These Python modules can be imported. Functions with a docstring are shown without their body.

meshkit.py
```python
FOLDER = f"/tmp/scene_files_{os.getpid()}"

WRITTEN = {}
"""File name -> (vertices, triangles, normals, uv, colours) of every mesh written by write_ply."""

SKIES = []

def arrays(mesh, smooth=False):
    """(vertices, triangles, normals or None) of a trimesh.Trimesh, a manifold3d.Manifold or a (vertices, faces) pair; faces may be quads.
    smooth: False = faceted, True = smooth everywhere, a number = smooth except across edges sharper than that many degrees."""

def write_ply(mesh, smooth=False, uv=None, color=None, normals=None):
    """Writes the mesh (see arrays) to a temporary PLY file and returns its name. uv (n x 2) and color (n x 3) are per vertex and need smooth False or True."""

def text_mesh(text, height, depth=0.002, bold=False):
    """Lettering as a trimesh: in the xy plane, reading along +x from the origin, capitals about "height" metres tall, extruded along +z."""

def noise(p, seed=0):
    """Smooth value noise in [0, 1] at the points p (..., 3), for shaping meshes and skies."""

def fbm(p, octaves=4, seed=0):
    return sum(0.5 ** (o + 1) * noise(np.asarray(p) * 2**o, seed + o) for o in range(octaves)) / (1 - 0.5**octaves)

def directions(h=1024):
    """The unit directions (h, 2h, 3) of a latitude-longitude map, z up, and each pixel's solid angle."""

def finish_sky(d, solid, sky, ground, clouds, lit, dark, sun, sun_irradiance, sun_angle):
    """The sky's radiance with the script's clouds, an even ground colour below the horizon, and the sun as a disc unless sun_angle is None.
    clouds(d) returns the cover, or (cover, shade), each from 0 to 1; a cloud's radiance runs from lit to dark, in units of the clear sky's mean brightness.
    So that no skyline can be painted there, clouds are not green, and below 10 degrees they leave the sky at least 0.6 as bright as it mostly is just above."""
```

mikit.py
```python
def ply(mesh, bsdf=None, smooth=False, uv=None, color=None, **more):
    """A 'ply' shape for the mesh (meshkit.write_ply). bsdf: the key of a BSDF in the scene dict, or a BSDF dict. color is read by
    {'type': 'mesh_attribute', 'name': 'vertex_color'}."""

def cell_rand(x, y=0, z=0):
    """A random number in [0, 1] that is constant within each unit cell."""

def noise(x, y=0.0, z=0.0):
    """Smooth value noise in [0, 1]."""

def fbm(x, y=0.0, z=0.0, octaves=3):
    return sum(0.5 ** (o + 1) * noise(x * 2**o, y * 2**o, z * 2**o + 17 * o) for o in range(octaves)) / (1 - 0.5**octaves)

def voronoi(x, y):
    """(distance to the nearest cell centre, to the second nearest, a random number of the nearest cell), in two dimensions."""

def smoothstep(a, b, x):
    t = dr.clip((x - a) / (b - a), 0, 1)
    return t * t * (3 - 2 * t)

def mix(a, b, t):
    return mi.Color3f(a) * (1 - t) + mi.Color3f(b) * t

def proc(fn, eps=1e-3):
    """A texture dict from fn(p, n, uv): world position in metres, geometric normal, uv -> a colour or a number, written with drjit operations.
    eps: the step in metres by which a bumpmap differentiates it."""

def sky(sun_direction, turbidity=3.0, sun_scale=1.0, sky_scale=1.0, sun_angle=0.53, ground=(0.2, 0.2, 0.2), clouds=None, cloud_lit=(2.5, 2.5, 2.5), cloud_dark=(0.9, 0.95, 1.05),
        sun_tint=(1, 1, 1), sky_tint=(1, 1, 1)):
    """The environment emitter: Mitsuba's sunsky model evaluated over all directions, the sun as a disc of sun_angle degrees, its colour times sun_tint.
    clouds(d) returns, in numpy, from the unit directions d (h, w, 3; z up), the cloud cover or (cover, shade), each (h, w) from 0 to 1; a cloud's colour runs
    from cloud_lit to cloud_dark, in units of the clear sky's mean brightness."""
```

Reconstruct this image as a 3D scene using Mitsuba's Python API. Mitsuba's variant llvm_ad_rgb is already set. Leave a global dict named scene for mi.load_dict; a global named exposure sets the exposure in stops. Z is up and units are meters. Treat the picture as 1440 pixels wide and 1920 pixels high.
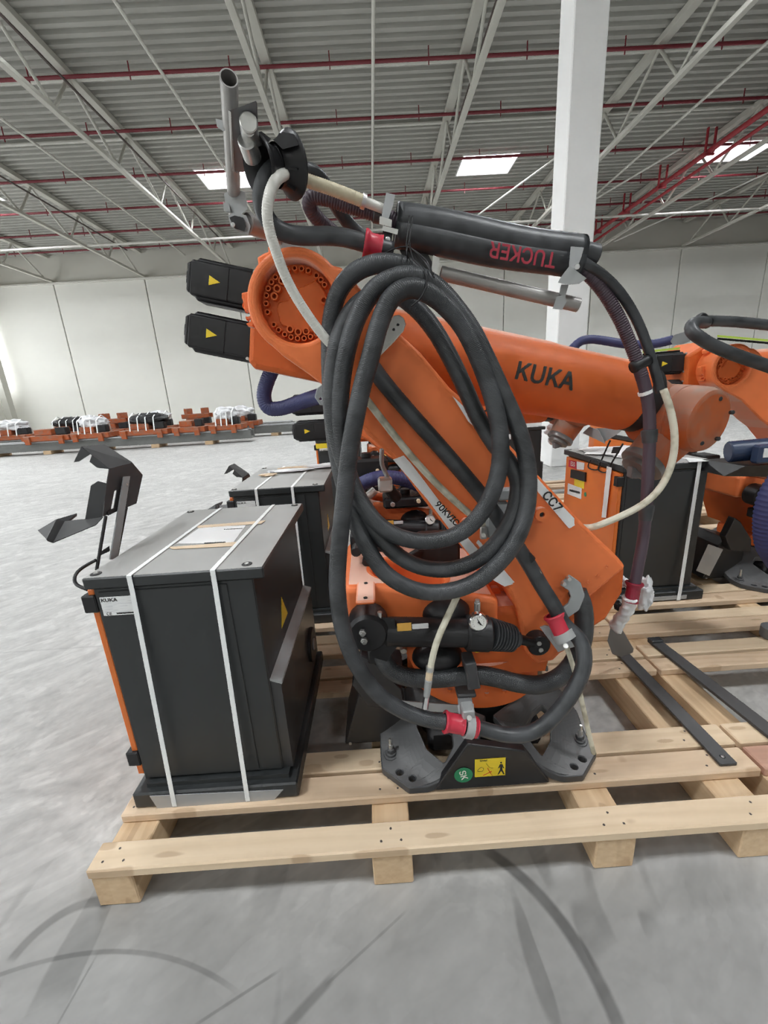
import math, random
import numpy as np, trimesh, shapely, manifold3d
import shapely.geometry as sg
import shapely.affinity
import mitsuba as mi, drjit as dr
import mikit, meshkit
from mikit import noise, fbm, mix, smoothstep, cell_rand

random.seed(7); rng = np.random.default_rng(7)
ST = mi.ScalarTransform4f

# ------------------------------------------------------------------ camera
EYE_H = 1.6
FOCAL = 780.0                       # pixels in the 1440 x 1920 frame
CAM = np.array([[0.9978837285232114, -0.029373596140053755, -0.05801082828588903],
                [-0.06385421708976619, -0.27424140734724367, -0.9595385815359674],
                [0.012276127584336048, 0.9612121734279088, -0.27553666606375443]])   # rows: right, down, forward
EYE = np.array([0.0, 0.0, EYE_H])
exposure = -0.35

scene, labels = {}, {}
scene['camera'] = {'type': 'perspective', 'fov_axis': 'x', 'fov': math.degrees(2 * math.atan(720 / FOCAL)),
                   'near_clip': 0.05, 'far_clip': 400.0,
                   'to_world': ST().look_at(origin=EYE.tolist(), target=(EYE + CAM[2]).tolist(), up=(-CAM[1]).tolist())}
# ------------------------------------------------------------------ light: overcast daylight through the roof lights and the left wall's windows
SKYLIGHT = 86.0
SIDE_WINDOW = 4.9
scene['sky'] = {'type': 'constant', 'radiance': {'type': 'rgb', 'value': [0.9, 0.95, 1.0]}}


def ray(u, v):
    return CAM.T @ np.array([(u - 720) / FOCAL, (v - 960) / FOCAL, 1.0])

def at(u, v, y):
    d = ray(u, v); return EYE + d * (y / d[1])

def atz(u, v, z):
    d = ray(u, v); return EYE + d * ((z - EYE_H) / d[2])

def atx(u, v, x):
    d = ray(u, v); return EYE + d * (x / d[0])

def pxm(y):
    return y * 1.372e-3             # metres per pixel of the photograph on the plane at depth y

def pxs(u, v, y):
    return float(CAM[2] @ (at(u, v, y) - EYE)) / FOCAL   # the same at that pixel exactly

# ------------------------------------------------------------------ mesh helpers
def cat(ms):
    return trimesh.util.concatenate(list(ms))

def box(lo, hi, r=0.0):
    """A box with chamfered edges."""
    lo, hi = np.minimum(lo, hi).astype(float), np.maximum(lo, hi).astype(float)
    if r <= 0:
        return trimesh.creation.box(bounds=[lo, hi])
    r = min(r, 0.45 * (hi - lo).min())
    pts = []
    for a in (0, 1):
        for b in (0, 1):
            for c in (0, 1):
                p = np.array([hi[0] if a else lo[0], hi[1] if b else lo[1], hi[2] if c else lo[2]])
                s = np.array([-1 if a else 1, -1 if b else 1, -1 if c else 1]) * r
                for k in range(3):
                    q = p + s; q[k] = p[k]; pts.append(q)
    return trimesh.convex.convex_hull(np.array(pts))

def hull(pts):
    return trimesh.convex.convex_hull(np.asarray(pts, float))

def frame(d, up=(0, 0, 1)):
    d = np.asarray(d, float); d = d / np.linalg.norm(d)
    u = np.asarray(up, float)
    if abs(d @ u) > 0.98: u = np.array([1.0, 0, 0])
    a = np.cross(u, d); a /= np.linalg.norm(a)
    return a, np.cross(d, a), d

def lathe(profile, origin, axis, n=32):
    """profile: (radius, distance along the axis) pairs."""
    a, b, d = frame(axis); pr = np.asarray(profile, float); ang = np.arange(n) * 2 * np.pi / n
    ring = np.cos(ang)[:, None] * a + np.sin(ang)[:, None] * b
    v = np.asarray(origin, float) + pr[:, 1][:, None, None] * d + pr[:, 0][:, None, None] * ring[None]
    m = len(pr); i, j = np.meshgrid(np.arange(m - 1), np.arange(n), indexing='ij')
    q = np.stack([i * n + j, i * n + (j + 1) % n, (i + 1) * n + (j + 1) % n, (i + 1) * n + j], -1).reshape(-1, 4)
    f = np.vstack([q[:, [0, 1, 2]], q[:, [0, 2, 3]]]); v = v.reshape(-1, 3)
    return trimesh.Trimesh(v, f, process=False)

def cyl(p, q, r, n=20, r2=None):
    p, q = np.asarray(p, float), np.asarray(q, float); L = np.linalg.norm(q - p); r2 = r if r2 is None else r2
    c = min(0.12 * r, 0.2 * L)
    return lathe([(0, 0), (r - c, 0), (r, c), (r2, L - c), (r2 - c, L), (0, L)], p, q - p, n)

def pipe(p, q, r, r_in, n=24):
    p, q = np.asarray(p, float), np.asarray(q, float); L = np.linalg.norm(q - p)
    return lathe([(r_in, 0), (r, 0), (r, L), (r_in, L), (r_in, 0)], p, q - p, n)

def ball(c, r, sub=2, scale=(1, 1, 1)):
    m = trimesh.creation.icosphere(subdivisions=sub, radius=1.0)
    return trimesh.Trimesh(m.vertices * np.asarray(scale) * r + np.asarray(c), m.faces, process=False)

def spline(pts, step):
    """Centripetal-like Catmull-Rom through the points, resampled evenly."""
    p = np.asarray(pts, float)
    p = np.vstack([2 * p[0] - p[1], p, 2 * p[-1] - p[-2]])
    out = []
    for k in range(1, len(p) - 2):
        t = np.linspace(0, 1, 24, endpoint=False)[:, None]
        a, b, c, d = p[k - 1:k + 3]
        out.append(0.5 * (2 * b + (c - a) * t + (2 * a - 5 * b + 4 * c - d) * t ** 2 + (3 * b - a - 3 * c + d) * t ** 3))
    out = np.vstack(out + [p[-2][None]])
    s = np.concatenate([[0], np.cumsum(np.linalg.norm(np.diff(out, axis=0), axis=1))])
    n = max(2, int(round(s[-1] / step)) + 1)
    g = np.linspace(0, s[-1], n)
    q = np.stack([np.interp(g, s, out[:, k]) for k in range(3)], 1)
    for _ in range(3):
        q[1:-1] = 0.25 * q[:-2] + 0.5 * q[1:-1] + 0.25 * q[2:]
    return q

def sweep(path, radii, n=14, cap=True):
    p = np.asarray(path, float); m = len(p)
    t = np.gradient(p, axis=0); t /= np.linalg.norm(t, axis=1, keepdims=True) + 1e-12
    a = np.zeros_like(p); a0 = np.cross(t[0], [0.3, 0.9, 0.2]); a[0] = a0 / np.linalg.norm(a0)
    for k in range(1, m):
        w = a[k - 1] - t[k] * (a[k - 1] @ t[k]); a[k] = w / np.linalg.norm(w)
    b = np.cross(t, a); ang = np.arange(n) * 2 * np.pi / n
    r = np.broadcast_to(np.asarray(radii, float), (m,))
    v = p[:, None] + r[:, None, None] * (np.cos(ang)[None, :, None] * a[:, None] + np.sin(ang)[None, :, None] * b[:, None])
    i, j = np.meshgrid(np.arange(m - 1), np.arange(n), indexing='ij')
    q = np.stack([i * n + j, i * n + (j + 1) % n, (i + 1) * n + (j + 1) % n, (i + 1) * n + j], -1).reshape(-1, 4)
    f = np.vstack([q[:, [0, 1, 2]], q[:, [0, 2, 3]]]); v = v.reshape(-1, 3)
    if cap:
        k = len(v); v = np.vstack([v, p[0], p[-1]])
        f = np.vstack([f] + [[[k, (j + 1) % n, j]] for j in range(n)] + [[[k + 1, (m - 1) * n + j, (m - 1) * n + (j + 1) % n]] for j in range(n)])
    return trimesh.Trimesh(v, f, process=False)

def hose(pts, r, pitch=0.0, amp=0.07, n=14, step=0.012):
    """A tube through 3-D points; pitch > 0 gives it corrugations of that length."""
    if pitch > 0:
        q = spline(pts, pitch / 3.0); k = np.arange(len(q)) % 3
        return sweep(q, r * np.where(k == 0, 1 - 2 * amp, 1.0), n)
    return sweep(spline(pts, step), r, n)

def hpx(pts, **k):
    """pts: (u, v, depth) in the photograph."""
    return hose([at(*p) for p in pts], **k)

def ring_pts(c, n):
    c = np.asarray(c)[:, :2]; return c[:-1] if np.allclose(c[0], c[-1]) else c

def slab(poly, depth, bevel=0.0, origin=(0, 0, 0), ex=(1, 0, 0), ez=(0, 0, 1), steps=3, both=False, res=None):
    """A plate: the polygon (s, t) laid along ex and ez from origin, extruded by depth along ez x ex, its front edge rounded by bevel."""
    if not isinstance(poly, sg.Polygon): poly = sg.Polygon(poly)
    poly = sg.polygon.orient(poly.buffer(0), 1.0)
    if res: poly = poly.segmentize(res)
    ex, ez = np.asarray(ex, float), np.asarray(ez, float); ey = np.cross(ez, ex)      # ex = x, ez = z: ey = +y
    rings = [ring_pts(r.coords, 0) for r in [poly.exterior, *poly.interiors]]
    def inset(c, b):
        e = np.roll(c, -1, 0) - c; e /= np.linalg.norm(e, axis=1, keepdims=True) + 1e-12
        n = np.stack([e[:, 1], -e[:, 0]], 1); m = n + np.roll(n, 1, 0); m /= np.linalg.norm(m, axis=1, keepdims=True) + 1e-9
        return c - m * b / np.maximum((m * n).sum(1, keepdims=True), 0.5)
    lay = [(bevel * (1 - math.sin(a)), bevel * (1 - math.cos(a))) for a in np.linspace(0, math.pi / 2, steps + 1)] if bevel else [(0, 0)]
    layers = lay + ([(b, depth - d) for b, d in reversed(lay)] if both and bevel else [(0, depth)])
    V, F, base = [], [], 0
    for c in rings:
        n = len(c)
        for k, (b, d) in enumerate(layers):
            V.append(np.column_stack([inset(c, b), np.full(n, d)]))
        for k in range(len(layers) - 1):
            j = np.arange(n); j2 = (j + 1) % n; A, B = base + k * n, base + (k + 1) * n
            F += [np.stack([A + j, A + j2, B + j2], 1), np.stack([A + j, B + j2, B + j], 1)]
        base += n * len(layers)
    import mapbox_earcut as mb
    for L, flip in ((layers[0], False), (layers[-1], True)):
        cs = [inset(c, L[0]) for c in rings]
        tri = np.asarray(mb.triangulate_float64(np.vstack(cs), np.cumsum([len(c) for c in cs]).astype(np.uint32))).reshape(-1, 3).astype(int)
        V.append(np.column_stack([np.vstack(cs), np.full(sum(map(len, cs)), L[1])]))
        a, b2, c2 = (np.vstack(cs)[tri[:, k]] for k in range(3))
        e1, e2 = b2 - a, c2 - a
        up = e1[:, 0] * e2[:, 1] - e1[:, 1] * e2[:, 0] > 0
        tri = np.where((up == flip)[:, None], tri[:, ::-1], tri)
        F.append(base + tri); base += len(V[-1])
    v = np.vstack(V); w = np.asarray(origin, float) + v[:, :1] * ex + v[:, 1:2] * ez + v[:, 2:] * ey
    return trimesh.Trimesh(w, np.vstack(F), process=False)

def round_poly(pts, r):
    p = sg.Polygon(pts).buffer(0)
    return p.buffer(-r, quad_segs=6).buffer(2 * r, quad_segs=6).buffer(-r, quad_segs=6) if r else p

def pxpoly(pts, y):
    return [tuple(at(u, v, y)[[0, 2]]) for u, v in pts]

def pxslab(pts, y, depth, bevel=0.0, r=0.0, holes=(), **k):
    """A plate in the plane at depth y, outlined in the photograph; holes: (u, v, radius in px)."""
    p = round_poly(pxpoly(pts, y), r)
    for u, v, rr in holes:
        c = at(u, v, y); p = p.difference(sg.Point(c[0], c[2]).buffer(rr * pxm(y), quad_segs=5))
    if p.geom_type != 'Polygon': p = max(p.geoms, key=lambda g: g.area)
    return slab(p, depth, bevel, origin=(0, y, 0), **k)

def strap(pts, wdir, w, th=0.0012):
    """A flat band along the points."""
    p = np.asarray(pts, float); wd = np.asarray(wdir, float); wd /= np.linalg.norm(wd)
    t = np.gradient(p, axis=0); t /= np.linalg.norm(t, axis=1, keepdims=True) + 1e-12
    nrm = np.cross(t, wd); nrm /= np.linalg.norm(nrm, axis=1, keepdims=True) + 1e-12
    c = np.stack([p - wd * w / 2 - nrm * th / 2, p + wd * w / 2 - nrm * th / 2, p + wd * w / 2 + nrm * th / 2, p - wd * w / 2 + nrm * th / 2], 1)
    m = len(p); v = c.reshape(-1, 3); f = []
    for k in range(m - 1):
        for j in range(4):
            a, b = k * 4 + j, k * 4 + (j + 1) % 4
            f += [[a, b, b + 4], [a, b + 4, a + 4]]
    f += [[0, 2, 1], [0, 3, 2], [m * 4 - 4, m * 4 - 3, m * 4 - 2], [m * 4 - 4, m * 4 - 2, m * 4 - 1]]
    return trimesh.Trimesh(v, f, process=False)

def letters(text, height, origin, ex, ez, depth=0.0012, bold=True, mid=True, width=None):
    """Lettering that reads along ex with its tops towards ez."""
    m = meshkit.text_mesh(text, height, depth, bold); v = np.array(m.vertices)
    if mid: v[:, :2] -= (v[:, :2].max(0) + v[:, :2].min(0)) / 2
    if width: v[:, 0] *= width / np.ptp(v[:, 0])
    ex, ez = np.asarray(ex, float) / np.linalg.norm(ex), np.asarray(ez, float)
    ez = ez - ex * (ez @ ex); ez /= np.linalg.norm(ez)
    w = np.asarray(origin) + v[:, :1] * ex + v[:, 1:2] * ez + v[:, 2:] * np.cross(ex, ez)
    return trimesh.Trimesh(w, m.faces, process=False)

def moved(m, d):
    m = m.copy(); m.apply_translation(d); return m

# ------------------------------------------------------------------ bookkeeping
def numbered(key):
    if key not in labels and key not in scene and not any(k.startswith(key + '__') for k in scene): return key
    n = 1
    while True:
        k = f'{key}_{n:03d}'
        if k not in labels and k not in scene: return k
        n += 1

USED = set()
def fresh(key):
    if key not in USED: USED.add(key); return key
    n = 1
    while f'{key}_{n:03d}' in USED: n += 1
    USED.add(f'{key}_{n:03d}'); return f'{key}_{n:03d}'

GROUP_OF = {'roof_truss': 'lattice roof trusses', 'sprinkler_pipe': 'red sprinkler pipes under the roof', 'wooden_pallet': 'pine pallets', 'control_cabinet': 'robot control cabinets', 'industrial_robot': 'orange industrial robots', 'track_carriage': 'orange track carriages', 'robot_track': 'grey robot tracks', 'packing_strap': 'white packing straps', 'bracing_rod': 'pale bars under the roof', 'tie_bar': 'cream tie bars', 'diagonal_brace': 'diagonal roof braces', 'steel_bar': 'black steel bars', 'valve_block': 'black valve blocks'}
def thing(name, label, category, group=None):
    group = group or GROUP_OF.get(name)
    k = fresh(name); labels[k] = {'label': label, 'category': category}
    if group: labels[k]['group'] = group
    return k

def put(name, mesh, mat, parent=None, smooth=False, label=None, kind=None, **k):
    key = fresh(f'{parent}__{name}' if parent else name)
    assert len(mesh.faces), key
    scene[key] = mikit.ply(mesh, mat, smooth, **k)
    d = {}
    if label: d['label'] = label
    if kind: d['kind'] = kind
    if d: labels[key] = d
    return key

def single(name, mesh, mat, label, category, group=None, smooth=False):
    group = group or GROUP_OF.get(name)
    k = put(name, mesh, mat, None, smooth); labels[k] = {'label': label, 'category': category}
    if group: labels[k]['group'] = group
    return k

def again(key, parent, T, name=None):
    """One part of a finished thing once more under another thing, moved by T."""
    d = dict(scene[key]); d['to_world'] = T
    tail = key.split('__', 1)[1]
    k = f'{parent}__{tail}'; USED.add(k); scene[k] = d
    if key in labels and 'category' not in labels[key]: labels[k] = dict(labels[key])
    return k

# ------------------------------------------------------------------ materials
def rgb(*c): return {'type': 'rgb', 'value': list(c)}
def mat(key, color, rough=0.5, metallic=0.0, spec=0.5, **k):
    b = {'type': 'principled', 'base_color': color if isinstance(color, dict) else rgb(*color), 'roughness': rough if isinstance(rough, dict) else float(rough), 'metallic': float(metallic), 'specular': float(spec), **k}
    scene[key] = {'type': 'twosided', 'bsdf': b}
    return key
def dusty(base, dust, amount, scale=3.0, lo=0.55, hi=0.95, bias=0.0):
    """Paint with settled dust on what faces up."""
    def fn(p, n, uv):
        d = (bias + smoothstep(lo, hi, n.z) * amount) * (0.55 + 0.9 * fbm(p.x * scale, p.y * scale, p.z * scale, 3))
        v = 0.88 + 0.24 * fbm(p.x * 9, p.y * 9, p.z * 9, 3)
        return mix(mi.Color3f(*base) * v, mi.Color3f(*dust), dr.clip(d, 0, 1))
    return mikit.proc(fn)
def wood(axis, a, b, seed):
    def fn(p, n, uv):
        l, c = (p.x, p.y) if axis == 'x' else (p.y, p.x)
        r = cell_rand(c * 9.3 + seed, l * 0.31 + 3.3, seed)
        g = fbm(l * 1.6 + 7 * seed, c * 55 + 2.5 * noise(l * 3, c * 9, p.z * 9), p.z * 55, 3)
        knot = smoothstep(0.80, 0.88, noise(l * 9 + 31 * seed, c * 26, 4.2 + p.z * 5))
        blot = smoothstep(0.5, 0.8, fbm(l * 6 + 5, c * 16 + seed, p.z * 16, 4))
        col = mix(mi.Color3f(*a), mi.Color3f(*b), dr.clip(g * 0.9 + 0.25 * r - 0.1, 0, 1))
        col = mix(col, col * mi.Color3f(0.72, 0.68, 0.66), blot * 0.25)
        return mix(col, mi.Color3f(0.30, 0.17, 0.08), knot * 0.40)
    return mikit.proc(fn)

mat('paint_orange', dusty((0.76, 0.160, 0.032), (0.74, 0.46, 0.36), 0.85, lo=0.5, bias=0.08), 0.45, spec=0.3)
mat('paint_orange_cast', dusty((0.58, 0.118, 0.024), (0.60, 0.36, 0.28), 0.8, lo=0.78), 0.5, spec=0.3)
mat('paint_orange_dirty', mikit.proc(lambda p, n, uv: mix((0.36, 0.075, 0.014), (0.24, 0.155, 0.115), dr.clip(smoothstep(0.42, 0.66, fbm(p.x * 9, p.y * 9, p.z * 9, 4)) * 0.45 + 0.6 * smoothstep(-0.1, 0.7, n.z), 0, 0.9))), 0.6)
mat('door_orange', (0.66, 0.16, 0.028), 0.4)
mat('cabinet_paint', dusty((0.018, 0.0205, 0.0215), (0.33, 0.33, 0.32), 1.15, 2.0, 0.8, 0.98), 0.38)
mat('cabinet_clean', (0.018, 0.0205, 0.0215), 0.4)
mat('cabinet_side', (0.030, 0.030, 0.031), 0.3)
mat('dark_casting', dusty((0.045, 0.047, 0.050), (0.20, 0.20, 0.20), 0.45, 5.0), 0.45)
mat('black_paint', dusty((0.011, 0.011, 0.012), (0.16, 0.16, 0.16), 0.4), 0.4)
mat('motor_black', (0.010, 0.010, 0.011), 0.4, spec=0.35)
mat('sheet_black', dusty((0.030, 0.031, 0.033), (0.09, 0.09, 0.09), 0.5), 0.5)
mat('rubber', mikit.proc(lambda p, n, uv: mix((0.020, 0.022, 0.024), (0.046, 0.049, 0.053), smoothstep(0.3, 0.7, fbm(p.x * 12, p.y * 12, p.z * 12, 3)))), 0.42)
mat('rubber_purple', (0.055, 0.036, 0.050), 0.45)
mat('rubber_blue', (0.030, 0.034, 0.110), 0.5)
mat('hose_cream', mikit.proc(lambda p, n, uv: mix((0.62, 0.59, 0.48), (0.40, 0.37, 0.28), smoothstep(0.45, 0.75, fbm(p.x * 25, p.y * 25, p.z * 25, 3)))), 0.5)
mat('hose_clear', (0.66, 0.65, 0.60), 0.35)
mat('hose_amber', (0.60, 0.54, 0.38), 0.4)
mat('zinc', (0.62, 0.62, 0.60), 0.35, 0.9)
mat('steel_pipe', mikit.proc(lambda p, n, uv: mix((0.42, 0.41, 0.39), (0.27, 0.26, 0.25), fbm(p.x * 20, p.y * 20, p.z * 20, 3))), 0.42, 0.55)
mat('grey_cast', (0.36, 0.37, 0.37), 0.5, 0.3)
mat('galvanised', (0.40, 0.41, 0.42), 0.45, 0.35)
mat('chrome', (0.85, 0.85, 0.85), 0.12, 1.0)
mat('red_plastic', (0.50, 0.030, 0.055), 0.35)
mat('maroon_plastic', (0.22, 0.012, 0.030), 0.35)
mat('white_plastic', (0.78, 0.78, 0.74), 0.4)
mat('strap_white', (0.80, 0.82, 0.82), 0.4)
mat('label_white', mikit.proc(lambda p, n, uv: mix((0.74, 0.75, 0.75), (0.64, 0.65, 0.66), smoothstep(0.45, 0.8, noise(p.x * 60, p.y * 60, p.z * 220)))), 0.5)
mat('paper', (0.80, 0.80, 0.80), 0.6)
mat('tape_brown', (0.66, 0.52, 0.36), 0.4)
mat('yellow', (0.80, 0.60, 0.03), 0.45)
mat('green_sticker', (0.02, 0.22, 0.10), 0.5)
mat('ink_black', (0.012, 0.012, 0.012), 0.5)
mat('ink_red', (0.55, 0.03, 0.02), 0.5)
mat('ink_crimson', (0.34, 0.025, 0.045), 0.6)
mat('grey_plastic', (0.30, 0.315, 0.32), 0.5)
mat('rubber_mat', (0.13, 0.135, 0.14), 0.6)
mat('wood_x', wood('x', (0.70, 0.56, 0.40), (0.56, 0.42, 0.27), 1), 0.65)
mat('wood_x_b', wood('x', (0.66, 0.51, 0.36), (0.52, 0.37, 0.24), 4), 0.65)
mat('wood_y', wood('y', (0.64, 0.48, 0.31), (0.48, 0.32, 0.18), 2), 0.65)
mat('wood_red', wood('x', (0.50, 0.30, 0.22), (0.36, 0.20, 0.14), 3), 0.65)
mat('end_grain', mikit.proc(lambda p, n, uv: mix((0.60, 0.46, 0.28), (0.44, 0.30, 0.16), fbm(p.x * 30, p.y * 30, p.z * 40, 3))), 0.7)
mat('truss_paint', (0.46, 0.455, 0.41), 0.5)
mat('tie_paint', (0.60, 0.595, 0.55), 0.4)
mat('deck_paint', mikit.proc(lambda p, n, uv: mix((0.38, 0.38, 0.35), (0.32, 0.32, 0.295), fbm(p.x * 0.35, p.y * 2.5, 1.0, 3))), 0.6)
mat('pipe_red', (0.15, 0.016, 0.024), 0.45)
mat('main_red', (0.28, 0.02, 0.03), 0.4)
mat('column_white', mikit.proc(lambda p, n, uv: mix((0.88, 0.885, 0.88), (0.84, 0.845, 0.84), fbm(p.x * 2, p.y * 2, p.z * 1.2, 3))), 0.6)
mat('wall_white', mikit.proc(lambda p, n, uv: mix((0.78, 0.775, 0.725), (0.73, 0.725, 0.68), fbm(p.x * 0.3, p.y * 0.3, p.z * 0.9, 4))), 0.7)
mat('wall_upper', (0.55, 0.54, 0.49), 0.7)
mat('wall_grey', (0.22, 0.21, 0.19), 0.8)
mat('seam_grey', (0.30, 0.30, 0.28), 0.8)
mat('plastic_film', (0.72, 0.73, 0.75), 0.2, 0.0, 0.6)
mat('blue_paint', (0.016, 0.032, 0.075), 0.4)
mat('label_amber', (0.75, 0.42, 0.08), 0.5)
mat('dark_steel', (0.17, 0.165, 0.16), 0.4, 0.5)
mat('lime', (0.45, 0.60, 0.08), 0.45)
mat('rust_dark', (0.07, 0.055, 0.05), 0.7)
mat('rail_grey', dusty((0.14, 0.145, 0.14), (0.42, 0.42, 0.40), 0.7), 0.5)

def floor_color(p, n, uv):
    x, y = p.x, p.y
    big = fbm(x * 0.35 + 3, y * 0.35, 0.5, 3)
    a, b = x * 0.80 + y * 0.60, y * 0.80 - x * 0.60                                         # trowel marks run slantwise
    w = noise(x * 1.1, y * 1.1, 7.0)
    w2 = fbm(x * 2.3, y * 2.3, 8.0, 2)
    streak = fbm(a * 6.0 + 5.0 * w2, b * 11.0 + 6.0 * w, 2.0, 4)
    scratch = fbm(a * 16.0 + 6.0 * w2, b * 38.0 + 6.0 * w, 6.0, 3)
    fine = fbm(x * 40, y * 40, 5.0, 3)
    flakes = smoothstep(0.60, 0.66, fbm(a * 7 + 40 + 4 * w2, b * 13 + 5 * w, 9.0, 4))
    pits = smoothstep(0.55, 0.47, fbm(a * 9 + 4 * w2, b * 15, 14.0, 4)) * 0.35
    v = 0.285 + 0.10 * (big - 0.5) + 0.13 * (streak - 0.5) + 0.10 * (scratch - 0.5) + 0.06 * (fine - 0.5) + 0.045 * flakes - 0.05 * pits
    # cement dust lies left of and beyond the pallets, the gangway in front of them is swept smooth
    gang = smoothstep(1.45, 0.75, y + 0.12 * x + 0.5 * (fbm(x * 1.3, y * 1.3, 3.0, 3) - 0.5) + 0.25 * (streak - 0.5))
    v = mix(mi.Color3f(v + 0.11), mi.Color3f((v - 0.285) * 0.34 + 0.258), gang)
    c = v * mi.Color3f(1.0, 0.99, 0.965)
    # tyre marks
    def arc(cx, cy, r, w, a0, a1, k):
        d = dr.abs(dr.sqrt(dr.square(x - cx) + dr.square(y - cy)) - r); th = dr.atan2(y - cy, x - cx)
        return k * smoothstep(w, w * 0.4, d) * smoothstep(a0, a0 + 0.15, th) * smoothstep(a1, a1 - 0.15, th) * (0.5 + 0.7 * fbm(x * 7, y * 7, 8.0, 3))
    def line(x0, y0, x1, y1, w, k):
        L = math.hypot(x1 - x0, y1 - y0); ux, uy = (x1 - x0) / L, (y1 - y0) / L
        s = (x - x0) * ux + (y - y0) * uy; d = dr.abs((y - y0) * ux - (x - x0) * uy + 0.01 * (w2 - 0.5))
        return k * smoothstep(w, w * 0.3, d) * smoothstep(0, 0.05, s) * smoothstep(L, L - 0.05, s)
    t = arc(-0.031, 0.643, 0.562, 0.026, -0.1, 1.0, 0.62) + arc(-0.95, -0.114, 0.998, 0.009, 1.05, 1.95, 0.42) + arc(-1.043, 0.853, 0.169, 0.022, 1.2, 3.05, 0.42)
    t += line(-0.36, 0.67, -0.20, 0.80, 0.018, 0.38) + line(-0.965, 0.70, -0.945, 0.89, 0.005, 0.3) + line(-0.60, 0.70, -0.36, 0.815, 0.006, 0.3) + line(-0.25, 0.76, 0.02, 0.94, 0.006, 0.22)
    t += gang * 0.30 * smoothstep(0.70, 0.80, noise(x * 16 + 2.0 * w2, y * 2.6, 15.0)) * smoothstep(0.45, 0.6, noise(x * 3, y * 3, 16.0))
    c = c * (1 - dr.clip(t, 0, 0.6))
    # saw-cut joint and one long scuff
    j = smoothstep(0.012, 0.004, dr.abs(y - 2.62)) * 0.14 + smoothstep(0.02, 0.005, dr.abs(y - 7.9)) * 0.2
    return c * (1 - j)
mat('concrete', mikit.proc(floor_color), mikit.proc(lambda p, n, uv: 0.42 + 0.25 * fbm(p.x * 3, p.y * 3, 1.0, 3)), 0.0, 0.45)
del scene['sky']
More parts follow.
